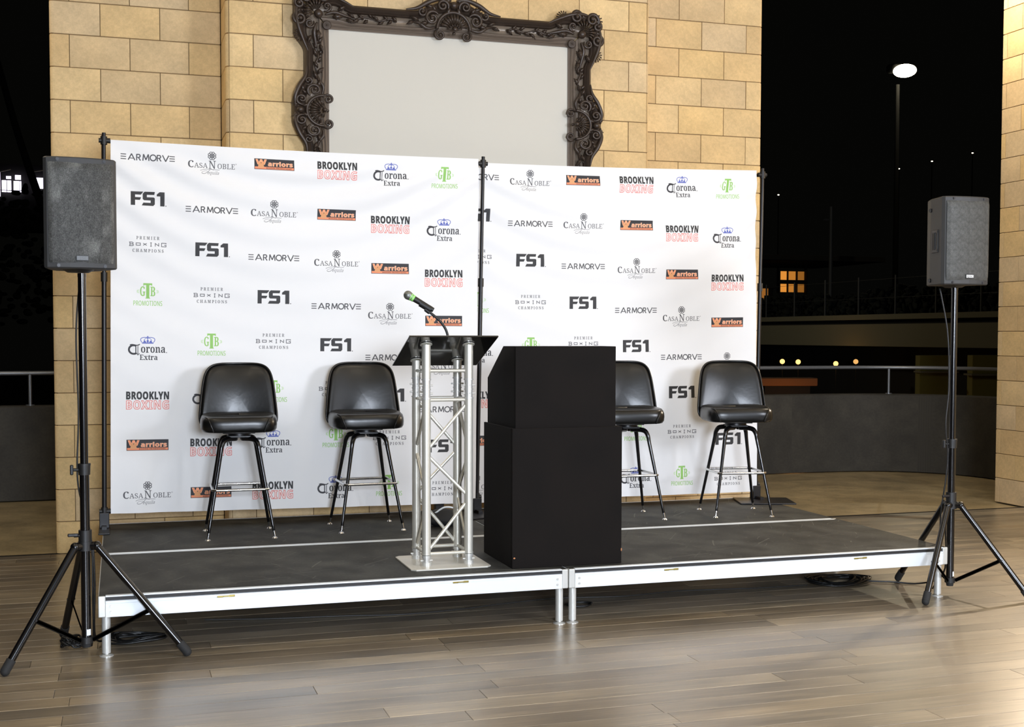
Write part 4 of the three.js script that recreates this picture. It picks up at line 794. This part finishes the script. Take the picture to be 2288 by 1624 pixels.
// ------------------------------------------------------------------ cables
{
  function coil(label, x, z, rx, rz, n, seed, extra, turn = 0) {
    const r = rng(seed), P = [];
    for (let i = 0; i <= n * 14; i++) { const a = i / 14 * 6.283, k = 0.75 + 0.25 * Math.sin(i * 0.37 + seed) + (r() - 0.5) * 0.08; P.push(V(Math.cos(a) * rx * k + (r() - 0.5) * 0.02, 0.006 + 0.024 * (0.5 + 0.5 * Math.sin(i * 0.9)) * (i / (n * 14)) + r() * 0.004, Math.sin(a) * rz * k)); }
    for (const e of extra) P.push(V(...e));
    const t = thing('cable_coil', label, 'cable', [x, 0, z], turn, 'black cables');
    part('cable', tube(P, 0.0055, P.length * 5, 6), M.cable, t);
    return t;
  }
  coil('coil of black cable under the left end of the stage', 0.17, -0.34, 0.16, 0.11, 8, 3, [[-0.12, 0.012, -0.02], [-0.17, 0.02, 0.06], [-0.19, 0.1, 0.19], [-0.185, 0.35, 0.235], [-0.19, 0.53, 0.25]]);
  coil('coil of black cable under the right end of the stage', 4.52, -0.62, 0.23, 0.16, 9, 7, [[0.12, 0.012, 0.08], [0.26, 0.01, 0.22], [0.36, 0.012, 0.34], [0.41, 0.08, 0.48], [0.405, 0.4, 0.505], [0.40, 0.57, 0.515]], 0.2);
  const pl = thing('cable_bundle', 'small heap of black cable beside the left stage leg', 'cable', [-0.12, 0, -0.26], 0, 'black cables');
  { const r = rng(8), P = []; for (let i = 0; i < 70; i++) { const a = i * 0.62; P.push(V(Math.cos(a) * (0.045 + r() * 0.02), 0.008 + 0.05 * r(), Math.sin(a) * (0.03 + 0.02 * r()))); } part('cable', tube(P, 0.0055, 360, 6), M.cable, pl); }
  const fl = thing('floor_cable', 'thin grey black cable lying along the floor under the stage', 'cable', [0, 0, 0]);
  part('cable', tube([[0.55, -0.68], [0.9, -0.60], [1.3, -0.55], [1.62, -0.49], [1.95, -0.52], [2.3, -0.6], [2.62, -0.64], [3.0, -0.58], [3.4, -0.62], [3.9, -0.56], [4.25, -0.55]].map(([x, z]) => V(x, 0.005, z)), 0.0045, 120, 7), std(0x2c2b29, 0.5), fl);
  const lp = thing('small_cable_loop', 'small loop of black cable on the floor behind the middle stage legs', 'cable', [2.66, 0, -0.42], 0, 'black cables');
  { const P = []; for (let i = 0; i <= 40; i++) { const a = i / 40 * 12.5; P.push(V(Math.cos(a) * (0.06 + i * 0.0006), 0.006 + i * 0.0002, Math.sin(a) * 0.05)); } part('cable', tube(P, 0.0045, 120, 6), M.cable, lp); }
  for (const [lab, x, z, pts] of [['black speaker cable hanging down the left tripod pole', -0.055, -0.03, [[-0.01, 1.86, -0.05], [-0.03, 1.6, -0.03], [-0.024, 1.2, -0.024], [-0.03, 0.85, -0.02], [0.02, 0.62, -0.05], [0.03, 0.5, -0.05], [0.03, 0.3, -0.06], [0.03, 0.1, -0.1], [0.02, 0.02, -0.16]]], ['black speaker cable hanging down the right tripod pole', 4.945, -0.06, [[-0.06, 1.87, -0.06], [-0.03, 1.6, -0.02], [-0.03, 1.25, 0.0], [-0.055, 1.05, 0.01], [-0.03, 0.85, 0.0], [-0.035, 0.7, -0.01], [-0.05, 0.5, -0.03], [-0.06, 0.3, -0.02], [-0.055, 0.12, -0.03], [-0.05, 0.02, -0.1]]]]) {
    const t = thing('speaker_cable', lab, 'cable', [x, 0, z], 0, 'hanging speaker cables'); part('cable', tube(pts.map((p) => V(...p)), 0.0045, 90, 7), M.cable, t);
  }
  const bag = thing('stand_weight', 'low dark rounded weight on the stage floor behind the truss lectern', 'weight', [2.18, DH, -1.72], 0.2);
  { const g = new THREE.SphereGeometry(0.1, 20, 14), p = g.attributes.position; for (let i = 0; i < p.count; i++) { const x = p.getX(i), y = p.getY(i), z = p.getZ(i); p.setXYZ(i, x * 1.3 + 0.01 * Math.sin(y * 60), Math.max(-0.05, y * 0.62) + 0.05, z * 0.9 + 0.008 * Math.sin(x * 50)); } g.computeVertexNormals(); part('weight_body', g, M.rubber, bag); part('strap', tube([V(-0.08, 0.09, 0.03), V(-0.02, 0.13, 0.06), V(0.06, 0.11, 0.07), V(0.1, 0.03, 0.07)], 0.006, 24, 6), M.sticker, bag); }
}
// ------------------------------------------------------------------ outside, at night
{
  const ground = structure('ground_outside', 'dark ground beyond the balcony', 'ground');
  part('ground', box(160, 0.1, 120, 20, -2.55, -68), M.asphalt, ground);
  const wk = thing('raised_walkway', 'long grey concrete walkway wall beyond the right opening', 'wall');
  part('ledge', box(1.0, 0.12, 46, 17.45, 2.02, -27), M.beamConcrete, wk); part('recess', box(0.9, 0.12, 46, 17.6, 1.90, -27), M.asphalt, wk);
  part('side_panel', box(0.8, 0.52, 46, 17.4, 1.595, -27), M.beamConcrete, wk); part('lower_wall', box(0.3, 3.9, 46, 18.6, -0.6, -27), M.darkHouse, wk);
  const r = rng(19), hedge = new THREE.InstancedMesh(new THREE.SphereGeometry(0.1, 5, 4), M.foliage, 2200), m4 = new THREE.Matrix4();
  for (let i = 0; i < 2200; i++) { const z = -10 - r() * 22, h = 0.35 + 0.4 * N64(z * 2.3, 3.1); m4.compose(V(18.0 + r() * 1.4, 2.1 + r() * h, z), new THREE.Quaternion().setFromEuler(new THREE.Euler(r() * 3, r() * 3, r() * 3)), V(0.5 + r(), 0.3 + r() * 0.5, 0.5 + r())); hedge.setMatrixAt(i, m4); }
  hedge.name = 'hedge'; hedge.userData = { kind: 'stuff', label: 'dark low hedge along the raised walkway', category: 'hedge' }; hedge.castShadow = hedge.receiveShadow = true; scene.add(hedge);
  const fence = thing('wire_fence', 'thin metal fence posts standing in the hedge on the walkway', 'fence');
  for (let i = 0; i < 12; i++) part('post', cyl(0.025, 0.025, 0.95, 17.75, 2.08, -14.6 - i * 1.55, 8), M.postSteel, fence);
  for (const y of [2.95, 2.5]) part('wire', box(0.008, 0.008, 18, 17.75, y, -23.2), M.postSteel, fence);
  const lp = thing('flood_lamp_post', 'tall lamp post with a bright white lamp in the night sky', 'street lamp', [27.25, -2.5, -32.8]);
  part('pole', cyl(0.11, 0.07, 13.2, 0, 0, -0.3, 12), M.bark, lp);
  part('lamp_head', rbox(1.0, 0.32, 0.5, 0.1, 0, 13.72, -0.1), M.bark, lp);
  part('lamp_face', new THREE.SphereGeometry(1, 20, 12).scale(0.5, 0.24, 0.12).rotateZ(0.15).translate(-0.05, 13.6, 0.2), glow(0xfff3cf, 14), lp);
  { const l = new THREE.PointLight(0xfff0cc, 12, 0, 2); l.position.set(27.2, 10.95, -32.2); l.castShadow = true; l.name = 'lamp_post_source'; scene.add(l); }
  const pole = thing('utility_pole', 'slim dark utility pole rising behind the hedge', 'pole', [20.85, -2.5, -27.1]);
  part('pole', cyl(0.09, 0.06, 8.0, 0, 0, 0, 10), M.postSteel, pole); part('bracket', box(0.3, 0.06, 0.06, -0.1, 7.6, 0), M.postSteel, pole);
  const dots = [[35.55, 9.47, -56.3, 'lowest, left'], [42.0, 10.94, -54.3, 'second from the left'], [43.8, 11.37, -53.8, 'third from the left'], [45.95, 11.83, -53.1, 'highest, right']];
  for (const [x, y, z, w] of dots) { const t = thing('distant_light', 'tiny far light in the night sky, ' + w + ' of four', 'light', [x, y, z], 0, 'four tiny far lights'); part('bulb', new THREE.SphereGeometry(0.05, 8, 6).scale(1.3, 0.7, 1), glow(0xfff1d8, 2.5), t); part('mast', cyl(0.05, 0.03, y + 2.45, 0, -2.5 - y, 0, 8), M.asphalt, t); }
  const house = thing('lit_house', 'dark house with a glowing orange window beyond the hedge', 'house', [25.2, -2.5, -37.2]);
  part('wall', [box(7, 3.2, 4, 0, 1.6 + 2.2, -1.9 - 0.2)], M.darkHouse, house);
  part('roof', prism([[-4, 0.6], [4, 0.6], [4, -4.6], [-4, -4.6]], 7.0, 7.2, 0.01), M.darkHouse, house);
  const wf = part('window', [box(1.15, 0.05, 0.2, -0.1, 6.6, 0.5), box(1.15, 0.15, 0.2, -0.1, 6.16, 0.5), box(0.05, 1.0, 0.2, -0.69, 6.2, 0.5), box(0.05, 1.0, 0.2, 0.5, 6.2, 0.5), box(0.03, 0.9, 0.1, -0.3, 6.2, 0.5), box(0.03, 0.9, 0.1, 0.1, 6.2, 0.5)], M.bark, house);
  for (const [x, w, k] of [[-0.48, 0.36, 0.85], [-0.1, 0.38, 0.55], [0.29, 0.36, 0.3]]) for (const [y, h] of [[6.38, 0.4], [5.93, 0.32]]) part('pane', box(w, h, 0.02, x, y, 0.42), glow(0xf09a3e, k), wf);
  const h2 = thing('lit_shed', 'small glowing orange gable just right of the banner edge', 'shed', [19.85, -2.5, -29.6]);
  part('wall', prism([[-0.4, 0.1], [0.4, 0.1], [0.4, -1], [-0.4, -1]], 0, 5.6, 0.01), M.darkHouse, h2);
  part('pane', box(0.34, 0.46, 0.02, 0.02, 5.36, 0.12), glow(0xe09040, 0.4), h2); part('roof', box(1.0, 0.06, 1.3, 0, 5.63, -0.4), M.darkHouse, h2);
  const gl = [[15.34, 0.96, -20.3, 'leftmost'], [15.7, 0.95, -20.18, 'second from the left'], [16.56, 0.91, -19.9, 'third from the left'], [17.02, 0.96, -19.76, 'rightmost and dimmest']];
  gl.forEach(([x, y, z, w], i) => {
    const t = thing('globe_lamp', 'small warm globe lamp below the walkway, ' + w + ' of four', 'lamp', [x, -2.5, z], 0, 'globe lamps below the walkway');
    part('globe', new THREE.SphereGeometry(0.06, 14, 10).translate(0, y + 2.5, 0), glow(0xffc070, i === 3 ? 0.9 : 2.2), t); part('stem', cyl(0.008, 0.008, y + 2.44, 0, 0, 0, 8), M.bark, t);
    const l = new THREE.PointLight(0xffbb66, i === 3 ? 0.06 : 0.16, 0, 2); l.position.set(x, y, z + 0.1); l.castShadow = true; l.name = 'globe_lamp_source'; scene.add(l);
  });
  const wl = thing('garden_wall', 'low olive yellow garden wall below the walkway on the right', 'wall', [14.5, -2.5, -13.1], -0.3);
  part('wall', [box(0.62, 3.72, 0.25, -0.05, 1.86, -0.2), box(0.85, 3.74, 0.25, 0.68, 1.87, 0.75)], M.oliveWall, wl);
  part('coping', [box(0.7, 0.03, 0.4, -0.05, 3.42, -0.1), box(1.0, 0.03, 0.4, 0.68, 3.40, 0.85)], M.beamConcrete, wl);
  const gp = thing('garden_lamp_post', 'garden lamp post beyond the balcony, hidden behind the stone wall', 'lamp post', [9.6, -2.5, -21]);
  part('pole', cyl(0.07, 0.05, 6.9, 0, 0, 0, 12), M.postSteel, gp); part('globe', new THREE.SphereGeometry(0.16, 16, 12).translate(0, 7.04, 0), glow(0xffe2a8, 3), gp);
  { const l = new THREE.PointLight(0xfff2d0, 18, 0, 2); l.position.set(9.6, 4.54, -21); l.castShadow = true; l.shadow.radius = 8; l.name = 'garden_lamp_source'; scene.add(l); }
  const bw = thing('brown_planter', 'long low brown planter beyond the balcony wall', 'planter', [11.35, -2.5, -13.2], -0.28);
  part('planter', rbox(1.05, 0.14, 0.4, 0.02, -0.0, 3.27, 0), M.brownWall, bw); part('pedestal', box(0.8, 3.2, 0.3, 0, 1.6, 0), M.darkHouse, bw);
  { const l = new THREE.PointLight(0xffb060, 0.9, 0, 2); l.position.set(11.0, 0.3, -12.3); l.castShadow = true; l.name = 'planter_lamp_source'; scene.add(l); const t = thing('planter_lamp', 'small warm lamp beside the brown planter', 'lamp', [11.0, -2.5, -12.3]); part('globe', new THREE.SphereGeometry(0.05, 12, 8).translate(0, 2.8, 0), glow(0xffb060, 1), t); part('stem', cyl(0.015, 0.015, 2.76, 0, 0, 0, 8), M.bark, t); }
  // the left opening: hillside house with bright windows, a leaning trunk
  const hl = thing('hillside_house', 'dark hillside house with bright white windows seen left of the wall', 'house', [-4.4, -2.5, -58.6]);
  part('wall', box(5, 3, 4, 0.4, 9.6 + 1.5 - 0.3, -2.2), M.darkHouse, hl);
  const pane = (x, y, w, h, k = 3) => part('pane', box(w, h, 0.03, x, y, 0.02), glow(0xf0e8ff, k), hl);
  pane(-0.52, 11.2, 0.42, 0.56); pane(-0.03, 11.2, 0.34, 0.52); pane(-0.42, 11.62, 0.22, 0.13); pane(0.0, 11.64, 0.26, 0.22); pane(0.98, 11.4, 0.5, 0.52); pane(-0.82, 11.3, 0.05, 1.2, 1.2);
  part('mullion', [box(0.025, 0.62, 0.03, -0.5, 11.2, 0.06).rotateZ(0.0), box(1.0, 0.03, 0.03, -0.3, 11.0, 0.06), box(0.02, 0.6, 0.03, 0.08, 11.2, 0.06)], M.bark, hl);
  part('eave', [rod(V(0.5, 11.87, 0.3), V(1.7, 12.1, 0.3), 0.02), rod(V(-0.9, 11.82, 0.3), V(-0.3, 11.98, 0.3), 0.02), rod(V(0.5, 11.87, 0.3), V(0.68, 11.55, 0.3), 0.018)], M.plaster, hl);
  const tr = thing('leaning_tree', 'dark leaning tree trunk in front of the hillside house', 'tree', [-2.55, -2.5, -47.5]);
  part('trunk', tube([V(2.4, 0, 0), V(0.9, 5, 0), V(0.05, 8.4, 0), V(-0.5, 10.2, 0), V(-1.15, 12.4, 0), V(-1.8, 15, 0)], (q) => 0.2 - 0.08 * q, 30, 10), M.bark, tr);
  const n2 = 700, lf = new THREE.InstancedMesh(new THREE.SphereGeometry(0.16, 5, 4), M.foliage, n2), r2 = rng(31);
  for (let i = 0; i < n2; i++) { const x = -8 + r2() * 12; m4.compose(V(x, 2 + r2() * (5.55 + 0.05 * x + 0.3 * N64(x * 3, 1)), -46 - r2() * 3), new THREE.Quaternion(), V(0.6 + r2(), 0.5 + r2() * 0.6, 0.6 + r2())); lf.setMatrixAt(i, m4); }
  lf.name = 'hillside_shrubs'; lf.userData = { kind: 'stuff', label: 'dark shrubs on the slope below the bright windows', category: 'shrubs' }; scene.add(lf);
}
renderer.render(scene, camera);
